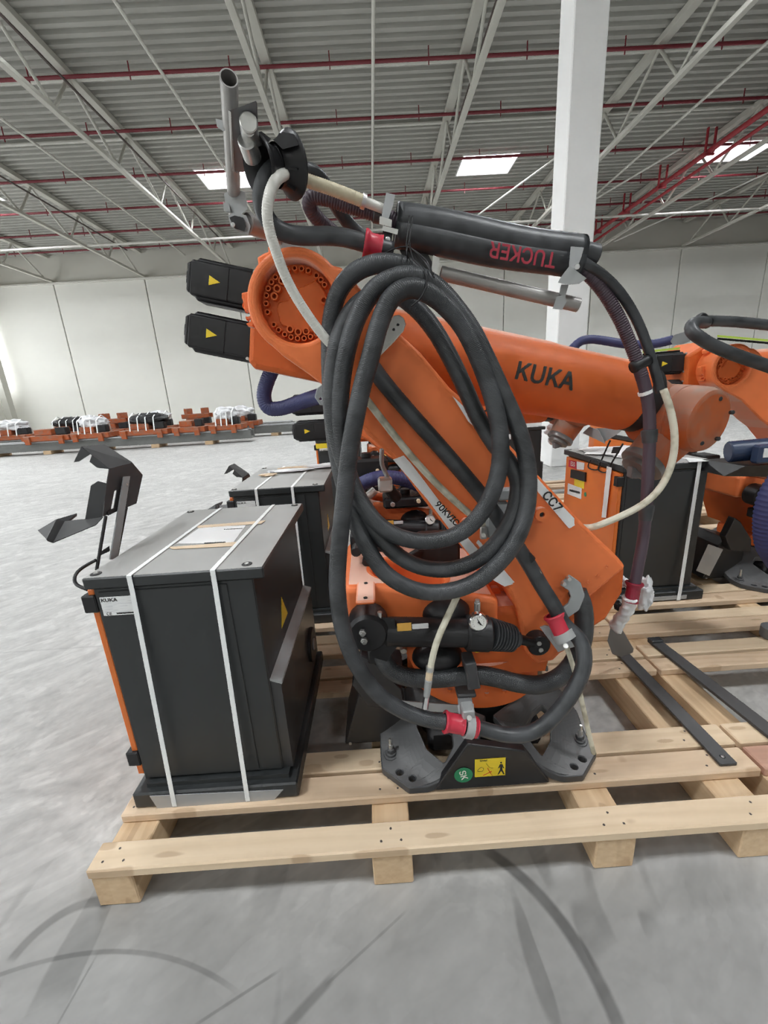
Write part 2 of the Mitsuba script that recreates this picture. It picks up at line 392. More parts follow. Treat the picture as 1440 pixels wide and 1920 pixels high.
# ================================================================== the hall
X0, X1, Y0, Y1, ZD = -25.0, 34.0, -18.0, 30.4, 11.2
put('floor', box((X0, Y0, -0.3), (X1, Y1, 0)), 'concrete', kind='structure')
TRUSS_X = [3.4 + 5.85 * k for k in range(-4, 5)]
w = put('wall_back', cat([box((X0, Y1 + 0.12, 0), (X1, Y1 + 0.3, 9.5))]), 'seam_grey', kind='structure')
edges = [X0] + TRUSS_X + [X1]
for a, b in zip(edges[:-1], edges[1:]):
    put('panel', box((a + 0.03, Y1, 0), (b - 0.03, Y1 + 0.11, 9.5), 0.02), 'wall_white', w)
put('upper_band', box((X0, Y1 + 0.1, 9.62), (X1, Y1 + 0.3, ZD + 0.9)), 'wall_upper', w)
put('ledge', box((X0, Y1 - 0.14, 9.5), (X1, Y1 + 0.2, 9.62), 0.02), 'tie_paint', w)
put('wall_front', box((X0, Y0 - 0.3, 0), (X1, Y0, ZD + 0.9)), 'wall_white', kind='structure')
put('wall_right', box((X1, Y0, 0), (X1 + 0.3, Y1, ZD + 0.9)), 'wall_grey', kind='structure')

# roof deck: trapezoidal sheet with its ribs along x, cut open at the roof lights
SKY_X = [-17.6, -5.75, 5.85, 17.3, 29.0]; SKY_Y = [-12.9, -1.2, 10.5, 22.2]; SW, SD = 1.2, 0.85
has_light = lambda cx, cy: cx < 8 or cy > 15
def deck_strip(xa, xb, ya, yb):
    pitch, prof = 0.325, [(0.0, 0), (0.13, 0), (0.165, 0.09), (0.295, 0.09)]
    ys, zs = [], []
    k = math.floor(ya / pitch)
    while k * pitch < yb:
        for o, z in prof: ys.append(k * pitch + o); zs.append(z)
        k += 1
    ys, zs = np.array(ys), np.array(zs); g = (ys > ya) & (ys < yb)
    zi = lambda q: np.interp(q, ys, zs)
    ys, zs = np.concatenate([[ya], ys[g], [yb]]), np.concatenate([[zi(ya)], zs[g], [zi(yb)]])
    n = len(ys); v = np.vstack([np.column_stack([np.full(n, x), ys, ZD + zs + dz]) for dz in (0, 0.004) for x in (xa, xb)])
    f = []
    for k in range(n - 1):
        f += [[k, n + k, n + k + 1], [k, n + k + 1, k + 1], [2 * n + k, 3 * n + k + 1, 3 * n + k], [2 * n + k, 2 * n + k + 1, 3 * n + k + 1]]
    return trimesh.Trimesh(v, f, process=False)
parts, xs = [], X0
for cx in SKY_X:
    parts.append(deck_strip(xs, cx - SW, Y0, Y1)); ya = Y0
    for cy in [q for q in SKY_Y if has_light(cx, q)]:
        parts.append(deck_strip(cx - SW, cx + SW, ya, cy - SD)); ya = cy + SD
    parts.append(deck_strip(cx - SW, cx + SW, ya, Y1)); xs = cx + SW
parts.append(deck_strip(xs, X1, Y0, Y1))
put('ceiling', cat(parts), 'deck_paint', kind='structure')
n = 0
for cy in SKY_Y:
    for cx in [q for q in SKY_X if has_light(q, cy)]:
        n += 1
        k = put(f'window_{n}', cat([box((cx - SW - .05, cy - SD - .05, ZD - .02), (cx - SW, cy + SD + .05, ZD + .5)), box((cx + SW, cy - SD - .05, ZD - .02), (cx + SW + .05, cy + SD + .05, ZD + .5)),
                                   box((cx - SW, cy - SD - .05, ZD - .02), (cx + SW, cy - SD, ZD + .5)), box((cx - SW, cy + SD, ZD - .02), (cx + SW, cy + SD + .05, ZD + .5)),
                                   box((cx - SW, cy - .02, ZD + .36), (cx + SW, cy + .02, ZD + .42))]), 'column_white', kind='structure')
        z = ZD + .45
        pane = trimesh.Trimesh([[cx - SW, cy - SD, z], [cx + SW, cy - SD, z], [cx + SW, cy + SD, z], [cx - SW, cy + SD, z]], [[0, 2, 1], [0, 3, 2]], process=False)
        put('pane', pane, 'plastic_film', k, emitter={'type': 'area', 'radiance': {'type': 'rgb', 'value': [SKYLIGHT * .95, SKYLIGHT * .98, SKYLIGHT]}})
# left wall with a band of daylight windows
wl = put('wall_left', cat([box((X0 - .3, Y0, 0), (X0, Y1, 3.0)), box((X0 - .3, Y0, 8.0), (X0, Y1, ZD + .9))] +
                          [box((X0 - .3, y, 3.0), (X0, y + 1.2, 8.0)) for y in np.arange(Y0, Y1, 6.9)]), 'wall_white', kind='structure')
for y in np.arange(Y0 + 1.2, Y1 - 5, 6.9):
    n += 1
    y2 = y + 5.7
    k = put(f'window_{n}', cat([box((X0 - .12, y, z), (X0 - .04, y2, z + .08)) for z in (3.0, 5.46, 7.92)] + [box((X0 - .12, q, 3.0), (X0 - .04, q + .08, 8.0)) for q in np.linspace(y, y2 - .08, 4)]), 'tie_paint', kind='structure')
    pane = trimesh.Trimesh([[X0 - .15, y, 3], [X0 - .15, y2, 3], [X0 - .15, y2, 8], [X0 - .15, y, 8]], [[0, 1, 2], [0, 2, 3]], process=False)
    put('pane', pane, 'plastic_film', k, emitter={'type': 'area', 'radiance': {'type': 'rgb', 'value': [SIDE_WINDOW * .95, SIDE_WINDOW * .98, SIDE_WINDOW]}})

# column
CX, CY = 3.69, 8.27
c = thing('concrete_column', 'tall white square column standing behind the robots', 'column')
put('shaft', slab(round_poly([(CX - .27, CY - .27), (CX + .27, CY - .27), (CX + .27, CY + .27), (CX - .27, CY + .27)], 0.012), 9.5, ex=(1, 0, 0), ez=(0, -1, 0), origin=(0, 0, 0)) if False else box((CX - .27, CY - .27, 0), (CX + .27, CY + .27, 9.6), 0.015), 'column_white', c)
put('capital', box((CX - .33, CY - .33, 9.6), (CX + .33, CY + .33, 9.75), 0.01), 'column_white', c)
c = thing('wall_post', 'slim cream post against the far wall at the left edge', 'post')
put('shaft', box((-24.6, 29.3, 0), (-24.15, 29.75, 9.5), 0.02), 'truss_paint', c)
put('plinth', box((-24.75, 29.1, 0), (-24.0, 29.9, 1.1), 0.02), 'column_white', c)

TRN = ['leftmost in view', 'second from the left', 'third from the left', 'fourth from the left, above the pipe stand', 'fifth from the left, left of the white column', 'just right of the white column', 'second right of the white column', 'third right of the white column', 'farthest right']
for i, x in enumerate(TRUSS_X):
    t = thing('roof_truss', f'cream steel lattice roof truss, {TRN[i]}', 'roof truss')
    put('top_chord', box((x - .135, 8, ZD - .20), (x + .135, Y1, ZD - .02), .01), 'truss_paint', t)
    put('bottom_chord', box((x - .08, 8, 9.62), (x + .08, Y1, 9.75), .01), 'truss_paint', t)
    for k in range(-3, 6):
        yt = 15.5 + 3.05 * k
        for yb in (yt - 1.0, yt + 2.0):
            if 8 < yb < Y1 and 8 < yt < Y1:
                put('web_member', cyl((x, yt, ZD - .2), (x, yb, 9.74), .05, 8), 'truss_paint', t, smooth=50)
    if i in (1, 2, 4):
        put('cable_duct', box((x + .22, 8, 10.55), (x + .27, Y1 - 2, 10.6)), 'rust_dark', t)
PN = ['nearest', 'second nearest', 'third nearest', 'fourth nearest', 'fifth', 'farthest']
for i, y in enumerate([15.3, 17.9, 20.9, 23.8, 26.5, 29.0]):
    t = thing('sprinkler_pipe', f'dark red sprinkler pipe under the roof deck, {PN[i]} in the row', 'pipe')
    put('main', cyl((X0 + .1, y, ZD - .30), (X1 - .1, y, ZD - .30), .048, 12), 'pipe_red', t, smooth=50)
    put('hangers', cat([box((x - .014, y - .014, ZD - .44), (x + .014, y + .014, ZD + .02)) for x in np.arange(X0 + 1.2, X1, 2.9)]), 'pipe_red', t, kind='stuff')
for y, z, wd in ((15.75, ZD - .1, 'nearest, near the red pipe'), (18.75, ZD - .1, 'second from the front'), (24.75, 9.72, 'at the height of the lower chords, far back')):
    single('tie_bar', cyl((X0 + .1, y, z), (X1 - .1, y, z), .055, 10), 'tie_paint', f'cream tie bar running across the trusses, {wd}', 'tie bar', smooth=50)
for x, wd in ((-11.3, 'far left bay'), (-5.4, 'bay left of the pipe stand'), (.66, 'middle bay, straight above the hose coil'), (12.2, 'bay right of the white column')):
    single('bracing_rod', cyl((x, 8, ZD - .44), (x, Y1, ZD - .44), .05, 8), 'tie_paint', f'thin pale bar running to the far wall, {wd}', 'bracing rod', smooth=50)
for s, wd in ((0, 'thicker upper'), (1, 'thinner lower')):
    t = thing('fire_main', f'bright red fire main along the trusses at right, {wd} pipe', 'pipe')
    put('main', cyl((14.5 + .25 * s, 8, 10.35 - .3 * s), (14.5 + .25 * s, Y1, 10.35 - .3 * s), .10 - .03 * s, 14), 'main_red', t, smooth=50)
    if s == 0:
        for y in np.arange(8.5, 30, 2.9):
            put('hanger', cat([box((14.3, y - .04, 10.3), (14.36, y + .04, ZD - .05)), box((14.64, y - .04, 10.3), (14.7, y + .04, ZD - .05)), box((14.3, y - .04, 10.2), (14.7, y + .04, 10.27))]), 'main_red', t)
for k, (a, b) in enumerate([((4.6, 27.0, 9.7), (9.2, 19.5, ZD - .3)), ((9.4, 28.5, 9.7), (13.9, 21.0, ZD - .3)), ((15.9, 29.5, 9.9), (20.4, 23.0, ZD - .3))]):
    single('diagonal_brace', cyl(a, b, .045, 8), 'tie_paint', f'pale diagonal roof brace at upper right, {["leftmost, touching the column", "second", "third"][k]} of the three', 'brace', smooth=50)

# ================================================================== pallets
ZP = 0.165
STR = [(0, .137), (.924, 1.058), (1.673, 1.808), (2.17, 2.31)]
BRD = [(0, .095), (.186, .293), (.308, .412), (.769, .864), (.886, .986), (1.091, 1.195)]
def pallet(x0, y0, label, W=2.39, detail=False, reds=()):
    t = thing('wooden_pallet', label, 'pallet')
    for a, b in STR:
        put('stringer', box((x0 + a, y0 + .004, 0), (x0 + b, y0 + 1.196, .128), .004), 'wood_y', t)
    for i, (a, b) in enumerate(BRD):
        o = 0.006 * ((i * 7) % 3 - 1)
        bk = put('deck_board', box((x0 + o, y0 + a, .1285), (x0 + W + o, y0 + b, ZP), .005), 'wood_red' if i in reds else ('wood_x' if i % 2 == 0 else 'wood_x_b'), t)
        if detail:
            for a2, b2 in STR:
                for q, (fx, fy) in enumerate(((.25, .3), (.75, .3), (.5, .72))):
                    p = np.array([x0 + a2 + fx * (b2 - a2), y0 + a + fy * (b - a), ZP])
                    put('nail', cyl(p - [0, 0, .004], p + [0, 0, .0008], .0042, 8), 'rust_dark', bk)
    return t
pallet(-1.02, 1.004, 'fresh pine pallet in front, under the robot and the grey cabinet', detail=True)
pallet(1.385, 1.004, 'pine pallet at the right edge of the front row, carrying only a black steel bar', reds=(1,))
pallet(-1.02, 2.207, 'pine pallet in the second row, behind the hose coil')
pallet(1.385, 2.207, 'pine pallet under the cabinet with the orange door')
pallet(1.385, 3.412, 'pine pallet in the third row at right, under the cabinet behind the wrist')
pallet(-1.02, 4.95, 'pallet farther back under the cabinet with a yellow tag')
pallet(1.385, 4.95, 'pallet far back under the dark cabinets on the right')
# black steel bars
b = thing('steel_bar', 'black flat steel bar lying on the right end of the front pallet', 'steel bar', None)
put('bar', slab(round_poly([(1.228, 1.212), (1.294, 1.212), (1.296, 1.93), (1.232, 1.93)], .006).difference(sg.Point(1.262, 1.245).buffer(.008)), .011, .002, origin=(0, 0, ZP + .0125), ex=(1, 0, 0), ez=(0, 1, 0), both=True), 'sheet_black', b, smooth=30)
put('screw', cyl((1.262, 1.245, ZP + .002), (1.262, 1.245, ZP + .014), .0065, 12), 'zinc', b, smooth=40)
b = thing('steel_bar', 'black flat steel bar on the right-hand pallet, running out of the frame', 'steel bar', None)
put('bar', slab([(1.512, 1.30), (1.582, 1.30), (1.528, 2.01), (1.462, 2.005)], .014, .002, origin=(0, 0, ZP + .0155), ex=(1, 0, 0), ez=(0, 1, 0), both=True), 'sheet_black', b, smooth=30)
put('end_cap', box((1.462, 1.97, ZP + .001), (1.528, 2.012, ZP + .03), .004), 'rubber', b)

# ================================================================== control cabinets
CABF = {}
def cabinet(key):
    put('plinth', cat([box((-.976, 1.214, ZP), (-.366, 2.04, .232), .006), box((-.93, 1.24, .232), (-.40, 2.02, .25))]), 'cabinet_clean', key)
    put('body', box((-.948, 1.262, .25), (-.425, 2.02, 1.043), .005), 'cabinet_clean', key)
    put('lid', box((-.967, 1.25, 1.043), (-.384, 2.066, 1.083), .005), 'cabinet_paint', key)
    put('side_panel', box((-.93, 1.257, .262), (-.512, 1.264, 1.03), .002), 'cabinet_clean', key)
    lower = slab([(-.426, .25), (-.388, .25), (-.388, .626), (-.426, .642)], .745, 0, origin=(0, 1.272, 0))
    put('fan_duct', lower, 'cabinet_side', key)
    put('duct_flange', hull([(-.424, 1.27, .648), (-.384, 1.27, .634), (-.424, 2.02, .648), (-.384, 2.02, .634), (-.428, 1.27, .640), (-.384, 1.27, .622), (-.428, 2.02, .640), (-.384, 2.02, .622)]), 'grey_plastic', key)
    f = put('fan_grille', cyl((-.392, 1.85, .40), (-.372, 1.85, .40), .085, 28), 'motor_black', key, smooth=40)
    put('hub', cyl((-.375, 1.85, .40), (-.366, 1.85, .40), .03, 20), 'grey_plastic', f, smooth=40)
    d = put('door', box((-.974, 1.270, .265), (-.949, 2.0, 1.036), .004), 'door_orange', key, label='orange door')
    for z in (.955, .315):
        put('hinge', box((-.992, 1.258, z), (-.946, 1.30, z + .062), .004), 'motor_black', d)
    for px, py in ((-.94, 1.285), (-.445, 1.285), (-.94, 2.03), (-.42, 2.03)):
        s = put('lid_screw', cyl((px, py, 1.081), (px, py, 1.0855), .017, 18), 'motor_black', key, smooth=40)
        put('screw_head', cyl((px, py, 1.084), (px, py, 1.0875), .008, 6), 'zinc', s)
    q = [atx(u, v, -.4235) for u, v in ((525, 1110), (542, 1143), (526, 1176))]
    c = np.mean(q, 0); tri = [(-.062, -.052), (.062, -.052), (0, .058)]
    put('warning_sign', slab(tri, .0012, 0, origin=(-.4235, c[1], c[2]), ex=(0, 1, 0), ez=(0, 0, 1)), 'yellow', key, label='yellow warning triangle')
    fr = 1.2605 - .005
    n_ = put('nameplate', box((-.928, fr - .0012, .945), (-.815, fr + .0005, 1.012)), 'label_white', key, label='white rating plate')
    put('lettering', cat([letters('KUKA', .0115, (-.898, fr - .0013, 1.0015), (1, 0, 0), (0, 0, 1), .0006, width=.052), letters('CE', .010, (-.909, fr - .0013, .952), (1, 0, 0), (0, 0, 1), .0006, False)] +
                         [box((-.885, fr - .0016, .949), (-.82, fr - .001, .954))]), 'ink_black', n_)
    return key
T0 = len(scene)
CAB = cabinet(thing('control_cabinet', 'dark grey control cabinet on the front pallet, with a paper sheet on its lid', 'cabinet'))
CAB_KEYS = [k for k in scene if k.startswith(CAB + '__')]
def cab_copy(label, dx, dy, dz=0.0, rz=0.0, skip=()):
    k = thing('control_cabinet', label, 'cabinet')
    c = np.array([-.67, 1.65, 0])
    T = ST().translate([dx, dy, dz]).translate(c.tolist()).rotate([0, 0, 1], rz).translate((-c).tolist())
    for q in CAB_KEYS:
        if not any(s in q for s in skip): again(q, k, T)
    return k
cab_copy('dark grey control cabinet behind the front one, with torn paper on top', .065, 1.23)
CABR = cab_copy('control cabinet with the orange door facing left, behind the link arm', 2.47, 1.215, skip=('__fan', '__duct', 'nameplate', 'warning'))
cab_copy('small far cabinet with a yellow tag, seen left of the hose coil', .235, 3.98)
cab_copy('black cabinet far back, seen between the hose coil and the upper arm', 2.52, 3.95)
cab_copy('black cabinet strapped in white, behind the wrist at the right', 3.28, 2.35)
cab_copy('black cabinet at the far right behind the blue motor', 3.95, 3.75)

def lid_straps(dx, dy, xs, label, front_only=False, zb=None, dz=0, w=.0165):
    """White bands over a cabinet from front to back."""
    for i, (x, xb, lab) in enumerate(xs):
        zb_ = .172 if zb is None else zb
        pts = [(xb, 1.207, zb_), (x + (xb - x) * .9, 1.209, .24), (x, 1.246, 1.03), (x, 1.2475, 1.084), (x, 1.252, 1.0855), (x + .006, 1.66, 1.0858), (x + .012, 2.062, 1.0855), (x + .012, 2.071, 1.08), (x + .012, 2.072, .6), (x + .012, 2.072, .2)]
        single('packing_strap', strap(np.array(pts) + [dx, dy, dz], (1, 0, 0), w), 'strap_white', lab, 'strap')
lid_straps(0, 0, [(-.812, -.826, 'left white packing strap over the front cabinet, beside its rating plate'), (-.545, -.555, 'right white packing strap over the front cabinet, beside the yellow triangle side')], None)
lid_straps(.065, 1.23, [(-.80, -.80, 'left white packing strap over the second-row cabinet'), (-.58, -.58, 'right white packing strap over the second-row cabinet')], None)
lid_straps(2.47, 1.215, [(-.50, -.535, 'wide white strap down the black side of the cabinet with the orange door')], None, w=.024)
lid_straps(2.52, 3.95, [(-.62, -.62, 'white strap down the far black cabinet beside the hose coil')], None)
lid_straps(3.28, 2.35, [(-.7, -.7, 'thin white strap over the black cabinet behind the wrist')], None)
# grey edge protectors under the straps
e = single('edge_protector', slab([tuple(at(u, v, 1.212)[[0, 2]]) for u, v in ((281, 1492), (531, 1480), (505, 1509), (296, 1515))], .003, 0, origin=(0, 1.2095, 0)), 'galvanised', 'grey sheet edge protector at the foot of the front cabinet, under its straps', 'edge protector')
single('edge_protector', cat([box((1.50, 2.425, .178), (1.99, 2.428, .205))]), 'galvanised', 'grey sheet edge protector at the foot of the cabinet with the orange door', 'edge protector')
single('edge_protector', hull([(1.90, 2.455, 1.0855), (2.10, 2.455, 1.0855), (1.98, 2.60, 1.0855), (1.90, 2.455, 1.088), (2.10, 2.455, 1.088), (1.98, 2.60, 1.088)]), 'strap_white', 'white corner protector on the lid of the cabinet with the orange door', 'edge protector')

# paper taped to the front cabinet's lid
def zq(pts, z, th=.0008):
    P_ = np.array([atz(u, v, z) for u, v in pts]); return hull(np.vstack([P_, P_ + [0, 0, th]]))
pp = thing('paper_sheet', 'white printed sheet taped to the lid of the front cabinet', 'paper')
put('sheet', zq([(331, 1020), (437, 1018), (461, 985), (375, 989)], 1.0838), 'paper', pp)
put('tape', zq([(316, 1026), (324, 1030), (440, 1024), (446, 1016)], 1.0848), 'tape_brown', pp)
put('tape', zq([(366, 986), (372, 990), (490, 982), (498, 976)], 1.0848), 'tape_brown', pp)
put('printing', cat([zq([(383, 1019.5), (383, 1017.5), (423, 1015.5), (423, 1017.5)], 1.0849, .0002), zq([(420, 993), (420, 992), (455, 990.5), (455, 991.5)], 1.0849, .0002)]), 'ink_black', pp)
wr = rng.normal(0, 1, (40, 3))
pp = thing('torn_packaging', 'torn white and brown wrapping lying on the second-row cabinet', 'packaging')
def crumple(c, sx, sy, sz, seed, sub=3, amp=.5):
    m = trimesh.creation.icosphere(subdivisions=sub); v = np.array(m.vertices)
    k = 1 + amp * (meshkit.fbm(v * 2.3 + seed, 3, seed) - .5) * 2
    v = v * k[:, None] * np.array([sx, sy, sz]); return trimesh.Trimesh(v + np.asarray(c), m.faces, process=False)
put('film', cat([crumple((-.46, 3.10, 1.098), .20, .05, .012, 3), crumple((-.62, 3.02, 1.096), .16, .05, .010, 5), crumple((-.33, 3.18, 1.095), .12, .06, .010, 8)]), 'plastic_film', pp)
put('carton', cat([crumple((-.60, 3.08, 1.10), .13, .035, .012, 11), crumple((-.76, 2.90, 1.094), .06, .03, .009, 12)]), 'tape_brown', pp)
single('document_pile', cat([crumple((1.78, 2.95, 1.093), .22, .26, .009, 21), crumple((1.66, 3.1, 1.093), .10, .12, .009, 22)]), 'paper', 'loose white film and papers lying on the cabinet with the orange door', 'packaging')

# teach pendant holder hooked on the front cabinet
def zp_(X, Y): return 40 + X / 4.8, 800 + Y / 4.8
def sheet(pts, th=.0025):
    p = np.asarray(pts, float); c = p.mean(0); nrm = np.linalg.svd(p - c)[2][2]
    return hull(np.vstack([p + nrm * th / 2, p - nrm * th / 2]))
XH = -1.0
def hx(X, Y, x=XH): return atx(*zp_(X, Y), x)
def hy(X, Y, y): return at(*zp_(X, Y), y)
def pendant_holder(parent):
    pl = sg.Polygon([tuple(hx(X, Y)[[1, 2]]) for X, Y in ((792, 380), (1000, 325), (1093, 435), (1037, 690), (955, 725), (735, 808), (770, 505))])
    pl = pl.difference(sg.Polygon([tuple(hx(X, Y)[[1, 2]]) for X, Y in ((838, 578), (862, 570), (832, 733), (806, 742))]))
    put('back_plate', slab(pl, .0025, 0, origin=(XH, 0, 0), ex=(0, 1, 0), ez=(0, 0, 1)), 'sheet_black', parent)
    a, b = hx(792, 380), hx(1000, 325)
    c, d = hy(745, 160, b[1]), hy(540, 180, a[1])
    put('hood', sheet([a, b, c, d]), 'sheet_black', parent)
    y = a[1]
    put('hood_lip', cat([sheet([hy(X, Y, y) for X, Y in ((540, 182), (473, 320), (520, 313), (585, 265), (625, 245))]), sheet([hy(X, Y, y) for X, Y in ((637, 255), (615, 315), (685, 370), (742, 352), (792, 382))])]), 'sheet_black', parent)
    y = hx(750, 660)[1]
    put('side_flange', sheet([hy(X, Y, y) for X, Y in ((770, 512), (690, 490), (628, 530), (575, 836), (730, 812))]), 'sheet_black', parent)
    p0 = hy(735, 815, y); n0 = np.cross(hy(575, 838, y) - p0, [0, -1, -.30])
    def tray(X, Y):
        d = ray(*zp_(X, Y)); return EYE + d * ((p0 - EYE) @ n0 / (d @ n0))
    put('cradle', sheet([tray(X, Y) for X, Y in ((735, 815), (575, 838), (390, 852), (285, 1045), (670, 885))]), 'sheet_black', parent)
    e_, f_ = tray(390, 852), tray(285, 1045)
    n1 = np.cross(f_ - e_, np.array([-.45, 0, .9]))
    def lip(X, Y):
        d = ray(*zp_(X, Y)); return EYE + d * ((e_ - EYE) @ n1 / (d @ n1))
    put('cradle_end', sheet([lip(X, Y) for X, Y in ((390, 852), (312, 838), (225, 1012), (240, 1030), (285, 1045))]), 'sheet_black', parent)
    put('cradle_lip', sheet([hy(150, 935, y - .02), hy(312, 838, y), hy(500, 782, y + .08), hy(500, 800, y + .08), hy(230, 1015, y - .09)]), 'sheet_black', parent)
    xb = XH + .012
    put('flat_bar', sheet([atx(*zp_(X, Y), xb) for X, Y in ((920, 450), (975, 445), (862, 1195), (795, 1195))], .005), 'grey_plastic', parent)
    put('rivet', cyl(atx(*zp_(940, 520), xb), atx(*zp_(940, 520), xb) + [.006, 0, 0], .005, 10), 'zinc', parent)
    for p, q in (((760, 805), (678, 1290)), ((945, 725), (858, 1170))):
        put('rod', cyl(atx(*zp_(*p), XH), atx(*zp_(*q), XH), .0055, 10), 'motor_black', parent, smooth=50)
    put('cross_bar', cat([sheet([atx(*zp_(X, Y), XH + .004) for X, Y in ((700, 1135), (708, 1160), (795, 1120), (790, 1075))]), sheet([atx(*zp_(X, Y), XH + .004) for X, Y in ((855, 1045), (855, 1080), (882, 1060), (878, 1025))]), sheet([atx(*zp_(X, Y), XH + .004) for X, Y in ((775, 765), (780, 800), (862, 760), (862, 715))])]), 'motor_black', parent)
    yl = 1.345
    put('wire_loop', hose([atx(*zp_(672, 1200), XH), hy(580, 1250, yl + .03), hy(500, 1305, yl), hy(478, 1345, yl - .01), hy(478, 1400, yl - .03), hy(515, 1435, yl - .05), hy(600, 1468, yl - .06)], .0055, n=10), 'motor_black', parent, smooth=True)
ph = thing('pendant_holder', 'black folded sheet-metal holder with two rods, hooked on the left of the front cabinet', 'holder')
pendant_holder(ph)
PH_KEYS = [k for k in scene if k.startswith(ph + '__')]
k = thing('pendant_holder', 'folded metal holder on the left of the second-row cabinet', 'holder')
for q in PH_KEYS: again(q, k, ST().translate([.06, 1.33, -.30]))
k = thing('pendant_holder', 'grey folded holder standing up on the cabinet with the orange door, wire loops below', 'holder')
XR = 1.487
def rx(u, v, x=XR): return atx(u, v, x)
for a, b in (((1144, 826), (1128, 862)), ((1168, 832), (1140, 880))): put('rod', cyl(rx(*a), rx(*b), .005, 10), 'motor_black', k, smooth=50)
for loop in ([(1108, 862), (1124, 866), (1120, 881), (1102, 876)], [(1126, 866), (1142, 872), (1136, 886), (1121, 881)]):
    put('wire_loop', hose([rx(*p) for p in loop + loop[:1]], .004, n=8), 'motor_black', k, smooth=True)
put('flat_bar', sheet([rx(*p, XR + .0) for p in ((1150, 838), (1165, 838), (1160, 850), (1146, 850))]), 'motor_black', k)
put('hood', cat([sheet([rx(*p, 1.47) for p in ((1093, 812), (1118, 822), (1135, 832), (1122, 806), (1105, 800))]), sheet([rx(*p, 1.5) for p in ((1118, 803), (1170, 803), (1160, 812), (1132, 830), (1120, 820))])]), 'grey_plastic', k)

# what is stuck on the orange door at the right: it faces -x
XD = 2.47 - .975
def on_door(name, pts, m, th=.0015, label=None):
    p = np.array([atx(u, v, XD) for u, v in pts]); return put(name, hull(np.vstack([p, p - [th, 0, 0]])), m, CABR, label=label)
on_door('red_label', [(1067, 862), (1081, 865), (1081, 880), (1066, 875)], 'red_plastic', label='red label on the door')
on_door('white_label', [(1081.5, 865), (1096, 868), (1095, 881), (1081.5, 880)], 'label_white')
on_door('handle_recess', [(1073, 880), (1100, 886), (1099, 903), (1072, 895)], 'motor_black', .012, 'dark door handle')
on_door('yellow_label', [(1077, 897), (1096, 902), (1095, 917), (1077, 911)], 'yellow')
on_door('document_label', [(1065, 906), (1091, 915), (1090, 936), (1064, 926)], 'label_white')
c = atx(1097.5, 927, XD); put('green_dot', cyl(c, c - [.001, 0, 0], .016, 20), 'green_sticker', CABR)
on_door('printing', [(1068, 917), (1088, 922), (1088, 926), (1068, 921)], 'ink_black', .0018)
put('lettering', letters('EIG', .03, atx(1074, 870, XD - .0022), atx(1081, 872, XD) - atx(1067, 868, XD), (0, 0, 1), .0004), 'white_plastic', CABR)
single('packing_strap', sheet([atx(u, v, XD - .012) for u, v in ((1138, 874), (1147, 877), (1136, 971), (1128, 970))], .0015), 'strap_white', 'white strap hanging loose down the orange cabinet door', 'strap')
# ================================================================== robot arm
RB = thing('industrial_robot', 'big orange robot on the front pallet with the hose coil hanging before it', 'robot')
BC = np.array([.37, 1.61])                     # axis of the base
GROUPS = {'base': [], 'link': [], 'arm': []}
CUR = 'base'
def rp(name, mesh, m, parent=None, smooth=40, label=None):
    k = put(name, mesh, m, parent or RB, smooth, label); GROUPS[CUR].append(k); return k

# --- base: four sloping feet, front beam, casting
def mirror(m, sx, sy):
    v = np.array(m.vertices); f = m.faces
    if sx: v[:, 0] = 2 * BC[0] - v[:, 0]
    if sy: v[:, 1] = 2 * BC[1] - v[:, 1]
    return trimesh.Trimesh(v, f[:, ::-1] if sx != sy else f, process=False)
fp = round_poly([(-.056, 1.46), (-.056, 1.335), (-.052, 1.285), (.045, 1.192), (.115, 1.192), (.30, 1.215), (.36, 1.30), (.22, 1.40), (.17, 1.47), (.09, 1.52), (.0, 1.50)], .012)
for c, r in (((.016, 1.262), .013), ((.062, 1.232), .012), ((-.012, 1.31), .0)):
    if r: fp = fp.difference(sg.Point(c).buffer(r, quad_segs=6))
fp = fp.difference(sg.Polygon([(.095, 1.385), (.128, 1.300), (.185, 1.236), (.225, 1.262), (.225, 1.30), (.175, 1.36), (.125, 1.40)]).buffer(-.012).buffer(.012))
foot = slab(fp, -.028, 0, origin=(0, 0, 0), ex=(1, 0, 0), ez=(0, 1, 0))
foot = slab(fp.segmentize(.02), .030, .004, origin=(0, 0, 0), ex=(1, 0, 0), ez=(0, 1, 0), both=True)
v = np.array(foot.vertices)
foot = foot.subdivide_to_size(.03); v = np.array(foot.vertices)
s_ = (v[:, 0] + .056 + v[:, 1] - 1.192) * .7071
t_ = np.clip((s_ - .115) / .25, 0, 1.2)
v[:, 2] += ZP + .0305 + .20 * np.where(t_ < 1, t_ * t_ * (3 - 2 * t_), 1)
foot = trimesh.Trimesh(v, foot.faces, process=False)
for i, (sx, sy) in enumerate(((0, 0), (1, 0), (0, 1), (1, 1))):
    f = rp('foot', mirror(foot, sx, sy), 'dark_casting', smooth=35)
    bx, by = (-.013, 1.345) if not sx else (2 * BC[0] + .013, 1.345)
    by = by if not sy else 2 * BC[1] - by
    rp('anchor_bolt', cat([cyl((bx, by, ZP + .028), (bx, by, ZP + .036), .030, 24), cyl((bx, by, ZP + .036), (bx, by, ZP + .046), .022, 24), cyl((bx, by, ZP + .046), (bx, by, ZP + .062), .016, 6)]), 'dark_casting', f)
    rp('stud', cat([cyl((bx, by, ZP + .05), (bx, by, ZP + .085), .0085, 12), cyl((bx, by, ZP + .085), (bx, by, ZP + .11), .006, 12)]), 'zinc', f)
beam = slab(round_poly(pxpoly([(814, 1481), (876, 1393), (984, 1406), (1032, 1466)], 1.195), .006), .03, .006, origin=(0, 1.190, 0))
FB = rp('front_beam', beam, 'black_paint')
